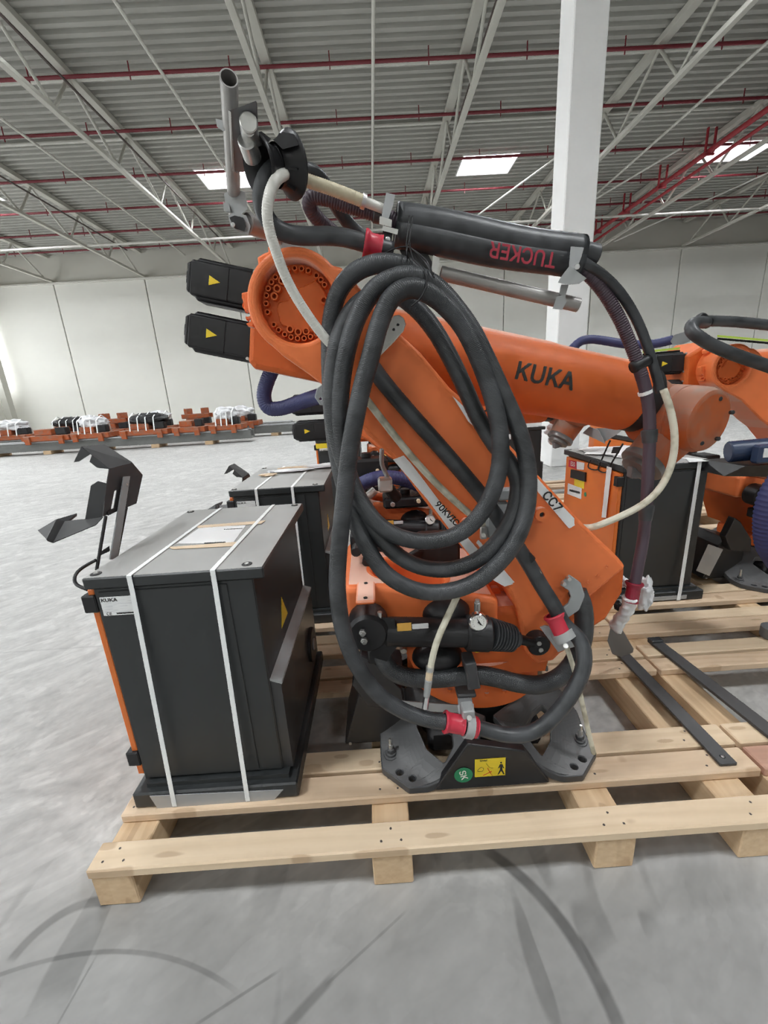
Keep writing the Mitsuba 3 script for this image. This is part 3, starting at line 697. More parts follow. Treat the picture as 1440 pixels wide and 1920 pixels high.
rp('base_casting', cat([lathe([(0, .30), (.25, .30), (.27, .31), (.27, .345), (.265, .36), (.265, .40), (.25, .405), (0, .405)], (*BC, 0), (0, 0, 1), 48),
                        lathe([(0, ZP + .01), (.27, ZP + .01), (.25, .22), (.25, .31), (0, .31)], (*BC, 0), (0, 0, 1), 40),
                        box((.14, 1.34, ZP + .02), (.60, 1.88, .30), .02)]), 'motor_black')
q = at(869, 1453, 1.1885)
sk = rp('round_sticker', cyl(q, q - [0, .0012, 0], 21 * pxm(1.19), 32), 'green_sticker', FB, label='round green sticker')
rp('lettering', letters('SK', .024, q - [0, .0013, 0], (.25, 0, -.97), (.97, 0, .25), .0005), 'white_plastic', sk, 0)
q0, q1 = at(890, 1457, 1.189), at(948, 1420, 1.189)
ws = rp('warning_sticker', box((q0[0], 1.188, q0[2]), (q1[0], 1.1895, q1[2])), 'yellow', FB, 0, 'yellow warning sticker')
def on_sticker(px, m, th=.0004): return hull(np.vstack([np.array([at(u, v, 1.1879) for u, v in px]), np.array([at(u, v, 1.1875) for u, v in px])]))
hx_, hy_ = 939, 1438
fig = [on_sticker([(937.5, 1433), (937.5, 1444), (942, 1444), (942, 1433)], 0), on_sticker([(937.5, 1443), (933, 1452), (935, 1452), (940, 1445)], 0), on_sticker([(939, 1444), (944, 1452), (946, 1451), (942, 1443)], 0),
       on_sticker([(937.5, 1433), (934, 1440), (935, 1441), (938, 1437)], 0), on_sticker([(942, 1433), (945, 1440), (944, 1441), (941.5, 1437)], 0)]
c = at(939.5, 1430, 1.1879); fig.append(cyl(c, c - [0, .0004, 0], .0035, 12))
fig.append(letters('Error', .0085, at(907, 1426, 1.1878), (1, 0, 0), (0, 0, 1), .0004))
fig.append(cat([hose([at(u, v, 1.1876) for u, v in ((895, 1446), (900, 1437), (908, 1438), (909, 1445), (902, 1449), (895, 1446))], .0006, n=5), hose([at(u, v, 1.1876) for u, v in ((912, 1432), (918, 1437), (916, 1443), (925, 1440))], .0006, n=5)]))
rp('pictogram', cat(fig), 'ink_black', ws, 0)
rp('fallen_figure', cat([hose([at(u, v, 1.1876) for u, v in p], .0011, n=6) for p in (((906, 1454), (914, 1450), (922, 1446)), ((914, 1440), (917, 1447), (923, 1454)))]), 'ink_red', ws, 0)

# connector housing at the left of the base
hous = slab(round_poly(pxpoly([(646, 1396), (672, 1300), (690, 1278), (760, 1290), (767, 1388)], 1.43), .008), .26, .006, origin=(0, 1.43, 0))
CH = rp('connector_housing', hous, 'black_paint')
for u, v in ((732, 1289), (657, 1393), (719, 1388)):
    p = at(u, v, 1.429); rp('screw', cyl(p, p - [0, .006, 0], .007, 12), 'zinc', CH)
rp('support_gusset', pxslab([(676, 1228), (700, 1240), (752, 1292), (760, 1330), (690, 1325), (660, 1285)], 1.37, .05, .004, .004), 'black_paint')

# --- rotating column
body = cat([lathe([(0, .40), (.275, .40), (.285, .41), (.285, .45), (.262, .48), (.25, .50), (.24, .56), (0, .56)], (*BC, 0), (0, 0, 1), 48)])
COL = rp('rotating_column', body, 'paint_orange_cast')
rp('clamp_bolts', cat([cyl((BC[0] + .27 * math.cos(a), BC[1] + .27 * math.sin(a), .45), (BC[0] + .27 * math.cos(a), BC[1] + .27 * math.sin(a), .468), .011, 8) for a in np.arange(0, 6.28, 6.2832 / 24)]), 'paint_orange_cast', COL)
low = hull([(x, y, z) for x, y, z in [(.12, 1.40, .50), (.62, 1.40, .50), (.12, 1.86, .50), (.62, 1.86, .50), (.04, 1.37, .72), (.66, 1.39, .72), (.04, 1.88, .72), (.66, 1.88, .72), (.02, 1.40, .80), (.66, 1.40, .80), (.02, 1.88, .80), (.66, 1.88, .80)]])
rp('column_body', low.subdivide_to_size(.08), 'paint_orange_cast', COL, 60)
# yoke: open-topped shell with a sloping rim
yk = round_poly([(-.150, 1.345), (.13, 1.335), (.42, 1.36), (.42, 1.88), (-.10, 1.88), (-.155, 1.80)], .03)
yp = sg.Polygon([(x, -y) for x, y in yk.exterior.coords])
yp = yp.difference(shapely.affinity.translate(shapely.affinity.scale(sg.Point(0, 0).buffer(.115, quad_segs=12), 1.2, 1.0), .10, -1.50))
top = slab(yp.segmentize(.03), .15, .025, origin=(0, 0, .945), ex=(1, 0, 0), ez=(0, -1, 0), both=True)
if top.vertices[:, 2].max() > .96: top = trimesh.Trimesh(np.array(top.vertices) * [1, 1, -1] + [0, 0, 2 * .945], top.faces[:, ::-1], process=False)
vt = np.array(top.vertices); vt[:, 2] -= .09 * np.clip((vt[:, 0] - .0) / .42, 0, 1); top = trimesh.Trimesh(vt, top.faces, process=False)
rp('yoke', top, 'paint_orange', COL, 35)
q = atz(686, 1112, .948)
rp('cover_plate', box(q - [.032, .075, .006], q + [.032, .075, .010], .006), 'paint_orange', COL, 0)
for dy in (-.055, .055): rp('screw', cyl(q + [0, dy, .009], q + [0, dy, .0125], .007, 10), 'motor_black', COL)
A2 = np.array([.66, 1.6, .84])
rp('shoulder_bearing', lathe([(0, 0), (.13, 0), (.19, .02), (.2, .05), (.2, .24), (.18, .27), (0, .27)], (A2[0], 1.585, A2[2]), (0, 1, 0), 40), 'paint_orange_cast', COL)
lug = lathe([(0, 0), (.024, 0), (.026, .02), (.05, .02), (.055, .03), (.058, .12), (0, .12)], at(928, 1112, 1.50), (0, 1, 0), 28)
rp('lug', cat([lug, hull(np.vstack([at(u, v, yy) for yy in (1.54, 1.60) for u, v in ((905, 1112), (920, 1138), (960, 1150), (985, 1100), (940, 1092))]))]), 'paint_orange', COL)
# drive motor and cable box standing on the yoke
mt = rp('base_motor', box((.16, 1.62, .84), (.33, 1.79, .99), .012), 'motor_black', COL, 0)
rp('plug', cat([cyl((.12, 1.60, .94), (.17, 1.64, .95), .02, 14), box((-.05, 1.68, .90), (.08, 1.80, .97), .01)]), 'motor_black', mt)
rp('terminal_box', cat([box((-.13, 1.66, .90), (-.02, 1.82, 1.03), .01), cyl((-.10, 1.60, 1.0), (-.10, 1.54, 1.0), .02, 12), cyl((-.05, 1.60, .98), (-.06, 1.52, .96), .02, 12)]), 'motor_black', COL)

# --- counterbalance cylinder
YC = 1.27
cb = rp('counterbalance_cylinder', cat([cyl(at(722, 1184, YC), at(884, 1186, YC), 29 * pxm(YC), 28), cyl(at(872, 1186, YC), at(918, 1188, YC), 36 * pxm(YC), 28)]), 'motor_black')
boss = lathe([(0, 0), (34 * pxm(YC), 0), (40 * pxm(YC), .012), (40 * pxm(YC), .10), (0, .10)], at(690, 1191, YC - .05), (0, 1, 0), 32)
rp('eye', cat([boss, hull(np.vstack([at(u, v, yy) for yy in (YC - .035, YC + .035) for u, v in ((700, 1155), (740, 1160), (745, 1212), (725, 1240), (695, 1232))]))]), 'motor_black', cb)
for u, v in ((680, 1184), (683, 1199)):
    p = at(u, v, YC - .055); rp('eye_bolt', cat([cyl(p, p - [0, .014, 0], .012, 6), cyl(p - [0, .014, 0], p - [0, .022, 0], .007, 10)]), 'zinc', cb)
p = at(713, 1166, YC - .03); rp('bleed_nipple', cat([cyl(p, p + [0, 0, .03], .007, 10), cyl(p + [0, 0, .03], p + [0, 0, .038], .0085, 10)]), 'zinc', cb)
# bellows on the rod
pr = []
for k in range(8):
    pr += [(.044 - .0012 * k, .0135 * k), (.058 - .0012 * k, .0135 * k + .004), (.058 - .0012 * k, .0135 * k + .0075)]
a, b = at(914, 1188, YC), at(1000, 1204, YC + .05)
rp('bellows', lathe([(0, 0)] + pr + [(.036, .110), (.030, .114), (.030, .13), (0, .13)], a, b - a, 28), 'rubber', cb, 30)
rp('rod', cyl(a, b, .018, 16), 'motor_black', cb)
# accumulators
for c0, r0, sc in (((834, 1144, 1.36), .078, (1.15, 1, .8)), ((820, 1230, 1.32), .085, (1.1, .8, .62))):
    rp('accumulator', ball(at(*c0), r0, 3, sc), 'motor_black', cb, True)
g0 = at(897, 1167, YC - .062)
gd = np.array([-.05, -1, .15]); gd /= np.linalg.norm(gd)
ga = rp('pressure_gauge', cat([lathe([(0, 0), (18.5 * pxm(1.2), 0), (18.5 * pxm(1.2), .022), (16 * pxm(1.2), .026), (16 * pxm(1.2), .02), (0, .02)], g0 - gd * .022, gd, 36), cyl(g0 - gd * .02, g0 + [0, .05, -.02], .008, 10)]), 'chrome', cb, 35)
rp('dial', cyl(g0, g0 + gd * .0012, 16 * pxm(1.2), 32), 'white_plastic', ga)
gx = np.array([1.0, -.05, 0]); gx -= gd * (gx @ gd); gx /= np.linalg.norm(gx); gz = np.cross(gx, gd) * 1.0; gz = gz if gz[2] > 0 else -gz
ticks = [sheet([g0 + gd * .0016 + (math.cos(t) * gx + math.sin(t) * gz) * r_ + w_ * (-math.sin(t) * gx + math.cos(t) * gz) for r_, w_ in ((.0165, -.0006), (.0165, .0006), (.0195, .0006), (.0195, -.0006))], .0006) for t in np.linspace(-.7, 3.85, 12)]
rp('pointer', cat(ticks + [sheet([g0 + gd * .002 + q for q in (gx * .012 - gz * .010, gx * .004 - gz * .008, -gx * .006 + gz * .017)], .0008), cyl(g0 + gd * .001, g0 + gd * .003, .0028, 10)]), 'ink_black', ga, 0)
p = at(895, 1135, YC); rp('valve', cat([cyl(p - [0, 0, .05], p + [0, 0, .012], .011, 12), cyl(p + [0, 0, .012], p + [0, 0, .022], .008, 12)]), 'zinc', cb)
p = at(892, 1221, YC - .03); rp('cap', cyl(p + [.012, .02, .012], p, .010, 14), 'yellow', cb, label='small yellow cap')
rp('rating_label', cat([box(at(773, 1180, YC - .043) + [0, 0, 0], at(803, 1168, YC - .0415), 0), box(at(768, 1199, YC - .042), at(803, 1188, YC - .0405), 0)]), 'label_white', cb, 0)
rp('warning_label', box(at(745, 1184, YC - .043), at(771, 1167, YC - .0415)), 'label_amber', cb, 0)
rp('valve_block', cat([box(at(700, 1232, YC + .02) - [.02, .02, .02], at(715, 1225, YC + .02) + [.02, .04, .03], .008)]), 'motor_black', cb)
p = at(757, 1222, 1.36); rp('screw', cyl(p + [0, .05, .01], p, .013, 12), 'zinc', COL)
# hose bracket under the cylinder: sheet strap, clamp block
hb = rp('hose_bracket', sheet([at(u, v, 1.26) for u, v in ((722, 1312), (868, 1322), (868, 1336), (795, 1333), (735, 1320))], .004), 'galvanised')
rp('bracket_plate', cat([sheet([at(u, v, 1.235) for u, v in ((858, 1308), (884, 1307), (888, 1330), (860, 1330))], .004), sheet([at(888, 1320, 1.235), at(858, 1322, 1.235), at(862, 1352, 1.16), at(890, 1350, 1.16)], .004)]), 'galvanised', hb)
rp('hose_clamp', cat([pxslab([(872, 1246), (893, 1243), (902, 1292), (878, 1296)], 1.215, .07, .006, .004), box(at(858, 1304, 1.23), at(886, 1288, 1.29), .005)]), 'dark_casting', hb)

# --- link arm
CUR = 'link'
YL = 1.36
LP = [(474, 600), (492, 632), (530, 668), (576, 700), (607, 724), (650, 772), (690, 817), (735, 858), (800, 945), (870, 1032), (925, 1082), (953, 1108), (970, 1145), (978, 1190), (986, 1226), (1008, 1246), (1038, 1240), (1066, 1212), (1082, 1160), (1100, 1126),
      (1140, 1094), (1176, 1064), (1160, 1045), (1095, 983), (1000, 880), (900, 775), (845, 728), (790, 662), (745, 620), (700, 570), (660, 520), (640, 500), (560, 480), (490, 540)]
ec = at(556, 566, YL)
link = round_poly(pxpoly(LP, YL), .018).union(sg.Point(ec[0], ec[2]).buffer(.147, quad_segs=20)).buffer(.02).buffer(-.02)
pocket = sg.Point(ec[0], ec[2]).buffer(.113, quad_segs=24)
if link.geom_type != 'Polygon': link = max(link.geoms, key=lambda g: g.area)
LK = rp('link_arm', slab(link.difference(pocket), .20, .0135, origin=(0, YL, 0), steps=5, res=.03), 'paint_orange', None, 50)
# relief on the arm: a raised lower box and a recess step
rp('lower_housing', pxslab([(1036, 1148), (1080, 1110), (1172, 1062), (1168, 1112), (1136, 1162), (1104, 1182), (1070, 1216), (1030, 1238)], YL + .035, .20, .012, .008), 'paint_orange_cast', LK, 50)
rp('gear_cover', lathe([(0, 0), (.113, 0), (.113, .10), (0, .10)], (ec[0], YL + .055, ec[2]), (0, 1, 0), 48), 'paint_orange_cast', LK)
rp('cover_boss', slab(round_poly([tuple(at(u, v, YL)[[0, 2]]) for u, v in ((585, 518), (640, 505), (655, 560), (640, 620), (560, 620), (520, 605), (512, 575), (515, 560), (535, 556), (545, 535), (562, 530))], .012).intersection(sg.Point(ec[0], ec[2]).buffer(.088)), .02, .004, origin=(0, YL + .046, 0)), 'paint_orange_cast', LK)
def stub(a, rr, r):
    c = np.array([ec[0] + rr * math.cos(a), YL + .03, ec[2] + rr * math.sin(a)])
    return pipe(c + [0, .03, 0], c, r, r * .62, 14)
AN = [math.radians(a) for a in (103, 90, 78, 66, 50, 40, 30, 128, 139, 151, 163, 176, 190, 213, 225, 238, 250, 262, 274, 286, 298, 310, 322, 340)]
for a in AN: rp('bolt_sleeve', stub(a, .097, .0082), 'paint_orange_cast', LK)
for a, rr in ((142, .074), (160, .074), (244, .076), (263, .078), (281, .078), (5, .078), (122, .078)): rp('bolt_sleeve', stub(math.radians(a), rr, .0112), 'paint_orange_cast', LK)
for u, v in ((462, 551), (461, 573), (462, 587), (467, 602)):
    pass
ear = pxslab([(452, 549), (468, 545), (480, 600), (474, 614), (464, 612)], YL + .06, .03, .004, .004, [(461, 557, 4.5), (462, 573, 4.5), (463.5, 588, 4.5), (467, 602, 4.5)])
rp('lifting_ear', ear, 'paint_orange', LK)
rp('ear', pxslab([(484, 500), (482, 482), (495, 474), (512, 468), (505, 490)], YL + .08, .04, .006, .004), 'paint_orange', LK)
rp('rib', pxslab([(502, 462), (516, 462), (520, 478), (504, 484)], YL + .10, .05, .004, .003), 'paint_orange', LK)
for u, v in ((1012, 962), (874, 982)):
    c = at(u, v, YL); rp('mounting_boss', pipe(c + [0, .01, 0], c - [0, .022, 0], .024, .009, 24), 'paint_orange', LK)
    rp('boss_hole', cyl(c + [0, .0, 0], c - [0, .012, 0], .009, 12), 'ink_black', LK)
# marking strips with black figures
def strip(px, y, text, org, ex, ez, h):
    k = rp('marking_strip', pxslab(px, y, .0015), 'paper', LK, 0, 'white marking strip with black figures')
    if text: rp('figures', letters(text, h, at(*org, y - .0003), np.array([ex[0], 0, ex[1]]), np.array([ez[0], 0, ez[1]]), .0006), 'ink_black', k, 0)
YS = YL - .0022
strip([(737, 862), (757, 854), (770, 868), (870, 1000), (915, 1052), (962, 1095), (946, 1100), (915, 1082), (860, 1015), (800, 935)], YS, '90KVIC1', (842, 966), (.66, -.75), (.75, .66), .021)
strip([(893, 1018), (897, 1012), (965, 1092), (956, 1094)], YS - .0008, '', None, None, None, 0)
strip([(848, 742), (862, 755), (1000, 888), (1072, 968), (1078, 985), (1068, 991), (1000, 905), (878, 790)], YS, '', (1018, 925), (.66, -.75), (.75, .66), .022)
strip([(990, 880), (1010, 902), (1077, 972), (1077, 985), (1066, 990), (1000, 912)], YS - .0008, '', None, None, None, 0)
rp('figures', letters('CC7', .030, at(1036, 940, YS - .0030), (.66, 0, -.75), (.75, 0, .66), .0006), 'ink_black', LK, 0)
# cast lettering near the lower end
for i, (u, v) in enumerate(((1103, 1092), (1121, 1080), (1137, 1062))):
    rp('cast_mark', letters('CKG'[i], .014, at(u, v, YL - .0005), (.8, 0, .6), (-.6, 0, .8), .0012), 'paint_orange', LK, 0)
# swan-neck bracket and the white brackets of the dress pack
br = sg.LineString([tuple(at(u, v, 1.255)[[0, 2]]) for u, v in ((1060, 1088), (1078, 1100), (1084, 1118), (1076, 1138), (1056, 1152))]).buffer(.0225, cap_style='flat')
SB = rp('swan_neck_bracket', slab(br, .006, .0015, origin=(0, 1.255, 0)), 'grey_plastic', LK)
rp('spacer', hull([at(u, v, y) for y in (1.262, YL + .01) for u, v in ((1052, 1092), (1064, 1080), (1074, 1092), (1060, 1104))]), 'grey_plastic', SB)
for u, v in ((1057, 1094), (1066, 1085)):
    p = at(u, v, 1.254); rp('screw', cyl(p + [0, .01, 0], p - [0, .008, 0], .007, 10), 'zinc', SB)
WB = rp('hose_mount', pxslab([(708, 672), (728, 606), (738, 592), (748, 590), (757, 596), (761, 608), (757, 620), (740, 640)], 1.325, .012, .002, .004), 'white_plastic', LK)
for u, v in ((746, 609), (738, 618)): rp('hole', cyl(at(u, v, 1.326), at(u, v, 1.3242), .0042, 10), 'ink_black', WB)
rp('hose_mount', pxslab([(590, 745), (594, 728), (606, 720), (640, 720), (640, 765), (600, 760)], 1.335, .012, .002, .004, [(601, 748, 2.2)]), 'grey_plastic', LK)
CB2 = rp('connector_box', cat([box(at(912, 1010, 1.29), at(948, 935, 1.33), .008), box(at(934, 940, 1.285), at(958, 912, 1.32), .006)]), 'grey_plastic', LK)
rp('latch', cat([box(at(901, 1012, 1.285), at(912, 985, 1.30), .003), cyl(at(907, 1004, 1.285), at(907, 1004, 1.275), .008, 12)]), 'zinc', CB2)
rp('pin_cover', lathe([(0, 0), (.038, 0), (.042, .006), (.042, .05), (0, .05)], at(1012, 1212, 1.315), (0, 1, 0), 28), 'motor_black', LK)
p = at(1012, 1212, 1.314)
rp('pin_bolt', cat([cyl(p + [-.004, 0, .014], p + [-.004, -.006, .014], .009, 12), cyl(p + [.004, 0, -.014], p + [.004, -.006, -.014], .009, 12)]), 'zinc', LK)

# --- elbow, motors, upper arm, wrist
CUR = 'arm'
hsg = pxslab([(470, 515), (560, 480), (700, 560), (760, 640), (756, 720), (620, 722), (476, 692), (464, 678)], 1.58, .32, .02, .012)
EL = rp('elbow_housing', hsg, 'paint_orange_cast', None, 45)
ax = at(1188, 748, 1.73) - at(700, 648, 1.73); ax /= np.linalg.norm(ax)
def motor(c, w, h, d):
    """Servo motor with its axis along the upper arm; c: middle of its front face."""
    up = np.cross(ax, [0, 1, 0]); up = up if up[2] > 0 else -up
    def bx(x0, x1, z0, z1, y0, y1, r): 
        m = box((x0, y0, z0), (x1, y1, z1), r); v = np.array(m.vertices)
        return trimesh.Trimesh(c + v[:, :1] * ax + v[:, 1:2] * np.array([0, 1, 0]) + v[:, 2:] * up, m.faces, process=False)
    k = rp('motor', cat([bx(-w / 2, w / 2, -h / 2 + .012, h / 2 - .012, 0, d, .008), bx(-w / 2 + .012, w / 2 - .004, -h / 2, h / 2, .012, d - .012, .012)]), 'motor_black', None, 0)
    rp('end_cap', bx(-w / 2 - .012, -w / 2 + .01, -h / 2 + .02, h / 2 - .02, .008, d - .02, .006), 'motor_black', k, 0)
    rp('connector', bx(-w / 2 - .018, -w / 2 - .01, -.02, .02, .02, .06, .003), 'motor_black', k, 0)
    rp('seam', bx(.018, .020, -h / 2 + .014, h / 2 - .014, -.0012, .01, 0), 'motor_black', k, 0)
    rp('screws', cat([cyl(c + ax * (w / 2 - .008) + up * s * (h / 2 - .012) - [0, .004, 0], c + ax * (w / 2 - .008) + up * s * (h / 2 - .012) + [0, .01, 0], .006, 8) for s in (-1, 1)]), 'zinc', k)
    t = np.array([(-.018, -.016), (.022, .0), (-.018, .017)]) * .95
    rp('warning_triangle', sheet([c - [0, .0014, 0] + ax * (-.028 + a) + up * b for a, b in t], .001), 'yellow', k, 0, 'yellow warning triangle')
motor(at(417, 531, 1.60), .225, .135, .13)
motor(at(411, 630, 1.60), .225, .137, .13)
A0, A1 = at(700, 648, 1.74), at(1186, 746, 1.74)
L = np.linalg.norm(A1 - A0)
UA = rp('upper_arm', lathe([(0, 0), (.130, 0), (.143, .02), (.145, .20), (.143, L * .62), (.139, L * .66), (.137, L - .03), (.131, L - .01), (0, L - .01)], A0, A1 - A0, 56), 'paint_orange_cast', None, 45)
lp = (A0 * .20 + A1 * .80)
arm_up = np.cross(ax, [0, 1, 0]); arm_up = arm_up if arm_up[2] > 0 else -arm_up
def on_tube(mesh_fn, r):
    """Wrap flat lettering (x along the axis, y up) round the upper arm's side."""
    v = np.array(mesh_fn.vertices); th = v[:, 1] / r
    w = lt0 + v[:, :1] * ax + (r + .0006 + v[:, 2:]) * (np.cos(th)[:, None] * side + np.sin(th)[:, None] * arm_up)
    return trimesh.Trimesh(w, mesh_fn.faces, process=False)
tl = at(1024, 705, 1.597); s_al = (tl - A0) @ ax; lt0 = A0 + ax * s_al; off = tl - lt0
phi = math.asin(np.clip((off @ arm_up) / .143, -1, 1)); side0 = np.array([0, -1.0, 0]); 
side = math.cos(phi) * side0 + math.sin(phi) * arm_up; arm_up = math.cos(phi) * arm_up - math.sin(phi) * side0
tm = meshkit.text_mesh('KUKA', .060, .0012, True); tv = np.array(tm.vertices); tv[:, :2] -= (tv[:, :2].max(0) + tv[:, :2].min(0)) / 2; tv[:, 0] *= .225 / np.ptp(tv[:, 0])
rp('lettering', on_tube(trimesh.Trimesh(tv, tm.faces, process=False).subdivide_to_size(.03), .1435), 'ink_black', UA, 0, 'black lettering')
rp('flange', lathe([(0, -.02), (.132, -.02), (.134, .03), (.124, .05), (.112, .06), (0, .06)], A1, A1 - A0, 44), 'motor_black', UA)
# wrist
W5 = at(1333, 790, 1.545)
wc = rp('wrist_housing', lathe([(0, 0), (.098, 0), (.113, .008), (.122, .03), (.124, .09), (.121, .093), (.121, .10), (.124, .103), (.124, .15), (.121, .153), (.121, .16), (.124, .163), (.122, .27), (.10, .30), (0, .30)], W5, (-.34, 1, .10), 48), 'paint_orange_dirty', None, 35)
for a, rr in ((75, .092), (150, .092), (215, .08), (255, .092), (300, .086), (20, .09)):
    c = W5 + [rr * math.cos(math.radians(a)) * .9, -.001, rr * math.sin(math.radians(a)) * .9]
    rp('screw_recess', cyl(c + [0, .01, 0], c - [0, .002, 0], .008, 10), 'ink_black', wc)
rp('direction_mark', cat([letters('△', .02, W5 + [-.03, -.001, -.0], (1, 0, 0), (0, 0, 1), .001)]) if False else sheet([W5 + [x, -.0008, z] for x, z in ((-.05, -.005), (-.02, .003), (-.048, .02))], .001), 'ink_black', wc, 0)
nk0 = A1 + ax * .04
rp('wrist_neck', hull(np.vstack([lathe([(0, 0), (.108, 0), (.108, .02), (0, .02)], nk0, ax, 24).vertices, lathe([(.10, 0), (.10, .10)], W5 + [-.06, .13, .01], (-.2, 1, 0), 24).vertices])), 'paint_orange_dirty', wc, 50)
w0, w1 = at(1272, 800, 1.68), at(1218, 856, 1.66)
rp('hand_arm', hull(np.vstack([lathe([(.098, 0), (.098, .02)], w0 + (w1 - w0) * .05, w1 - w0, 24).vertices, lathe([(.082, 0), (.082, .02)], w1 + (w1 - w0) * .05, w1 - w0, 24).vertices])), 'paint_orange_dirty', wc, 50)
d5 = (w1 - w0) / np.linalg.norm(w1 - w0)
rp('tool_flange', cat([lathe([(0, 0), (.082, 0), (.088, .008), (.088, .03), (.078, .036), (.066, .036), (.066, .055), (.05, .062), (0, .062)], w1 + d5 * .02, d5, 32)]), 'dark_steel', wc)
rp('tool_lug', cat([box(w1 + d5 * .09 - [.02, .02, .02], w1 + d5 * .09 + [.07, .02, .03], .005), box(w1 + d5 * .06 + [.02, .05, -.06], w1 + d5 * .06 + [.09, .08, -.0], .006)]), 'rubber_mat', wc)

# --- more robots behind, with their links folded lower
def rot_xz(c, ang_from, ang_to, s):
    a = math.degrees(ang_to - ang_from); c = np.asarray(c, float)
    return ST().translate(c.tolist()).rotate([0, 1, 0], -a).scale(s).translate((-c).tolist())
def robot_copy(label, base, elbow, groups=('base', 'link', 'arm'), skip=(), tilt=14):
    k = thing('industrial_robot', label, 'robot')
    p0, a3 = np.array([A2[0], YL, A2[2]]), np.array([ec[0], YL, ec[2]])
    d0 = a3 - p0; d1 = np.asarray(elbow, float) - (p0 + base)
    sc = math.hypot(d1[0], d1[2]) / math.hypot(d0[0], d0[2])
    TB = ST().translate(np.asarray(base, float).tolist())
    TL = TB @ rot_xz(p0, math.atan2(d0[2], d0[0]), math.atan2(d1[2], d1[0]), sc)
    TA = ST().translate((np.asarray(elbow) - a3).tolist()).translate(a3.tolist()).rotate([0, 1, 0], -tilt).translate((-a3).tolist())
    for g, T in (('base', TB), ('link', TL), ('arm', TA)):
        if g in groups:
            for q in GROUPS[g]:
                if not any(s in q for s in skip): again(q, k, T)
    return k
SK_ = ('nail', 'sticker', 'swan', 'connector_box', 'figures', 'marking', 'cast_mark', 'hose_mount', 'pictogram')
robot_copy('orange robot in the second row right behind the front one, motors left of the coil', (0, 1.16, 0), (-.115, YL + 1.22, 1.505), skip=SK_)
robot_copy('orange robot at the right edge, its round elbow behind the dusty wrist', (2.50, 1.25, 0), (2.21, 2.52, 1.625), skip=SK_)
robot_copy('orange robot far back, seen under the upper arm', (.05, 4.0, 0), (0, YL + 4.0, 1.40), skip=SK_)
# ================================================================== hoses of the front robot
def hose_thing(name, label, pts, r, m, pitch=0, amp=.07, n=14, group=None, ptsy=None):
    k = thing(name, label, 'hose', group)
    put('tube', hpx(pts, r=r, pitch=pitch, amp=amp, n=n), m, k, smooth=True if pitch == 0 else True)
    return k
def sleeve(parent, p, q, r, m='red_plastic', flare=1.35):
    """Flared plastic strain relief round a hose from p to q."""
    p, q = np.asarray(p), np.asarray(q); L = np.linalg.norm(q - p)
    put('flared_sleeve', lathe([(r * 1.02, 0), (r * flare, 0), (r * (flare + .06), .004), (r * flare, .008), (r * 1.18, .018), (r * 1.18, L - .006), (r * 1.3, L), (r * 1.02, L)], p, q - p, 28), m, parent, smooth=40, label='red flared sleeve' if m == 'red_plastic' else None)
def clamp(parent, c, d, r, w=.03, m='grey_cast'):
    a, b, d = frame(d); c = np.asarray(c)
    return put('clamp_ring', lathe([(r, 0), (r + .010, 0), (r + .010, w), (r, w), (r, 0)], c - d * w / 2, d, 24), m, parent, smooth=40)

# the coil: one long corrugated hose, from the clamp at the foot up and round three times
COIL = [(862, 1358, 1.13), (835, 1354, 1.13), (800, 1348, 1.13), (755, 1332, 1.125), (708, 1300, 1.12), (668, 1245, 1.12), (643, 1180, 1.125), (633, 1110, 1.13), (634, 1050, 1.135), (639, 995, 1.14), (646, 930, 1.145), (655, 850, 1.15), (666, 786, 1.155), (679, 725, 1.16), (694, 672, 1.165),
        (709, 615, 1.17), (728, 568, 1.175), (752, 545, 1.18), (780, 541, 1.19), (808, 553, 1.20), (836, 575, 1.21), (866, 610, 1.22), (890, 655, 1.22), (910, 705, 1.22), (926, 755, 1.215), (936, 805, 1.21), (938, 860, 1.20), (928, 910, 1.19), (907, 955, 1.185), (876, 990, 1.18), (836, 1010, 1.175), (790, 1015, 1.175), (745, 1005, 1.175), (710, 983, 1.18), (684, 952, 1.19),
        (664, 915, 1.20), (646, 870, 1.21), (630, 815, 1.215), (622, 760, 1.22), (624, 700, 1.225), (634, 640, 1.23), (656, 590, 1.25), (690, 558, 1.28), (735, 548, 1.30), (780, 578, 1.30), (815, 620, 1.30), (845, 672, 1.30), (872, 728, 1.295), (895, 780, 1.29), (925, 830, 1.27), (955, 868, 1.25), (971, 905, 1.235), (965, 955, 1.22),
        (944, 1000, 1.21), (912, 1037, 1.20), (876, 1059, 1.195), (832, 1068, 1.19), (787, 1062, 1.19), (747, 1042, 1.19), (714, 1008, 1.195), (688, 965, 1.20), (664, 915, 1.205), (645, 855, 1.205), (637, 790, 1.205), (640, 720, 1.205), (652, 650, 1.205), (672, 590, 1.205), (703, 543, 1.21), (742, 521, 1.215), (783, 520, 1.22), (820, 540, 1.225), (855, 578, 1.23), (888, 625, 1.235), (918, 685, 1.235), (946, 745, 1.23), (970, 800, 1.225), (986, 855, 1.215),
        (991, 910, 1.205), (985, 965, 1.19), (966, 1015, 1.175), (934, 1057, 1.165), (893, 1090, 1.155), (848, 1107, 1.15), (800, 1110, 1.15), (756, 1097, 1.155), (718, 1070, 1.165), (688, 1025, 1.18), (664, 970, 1.20), (643, 905, 1.24), (628, 830, 1.26), (621, 750, 1.275), (618, 670, 1.285), (620, 605, 1.285), (634, 550, 1.28), (662, 514, 1.275), (700, 496, 1.27), (740, 495, 1.28), (775, 508, 1.30), (800, 535, 1.325)]
ck = hose_thing('coiled_hose', 'long black corrugated hose coiled in three loops, hanging in front of the robot', COIL, .0255, 'rubber', .0044, .024, 14)
sleeve(ck, at(833, 1353, 1.13), at(868, 1359, 1.13), .0262)
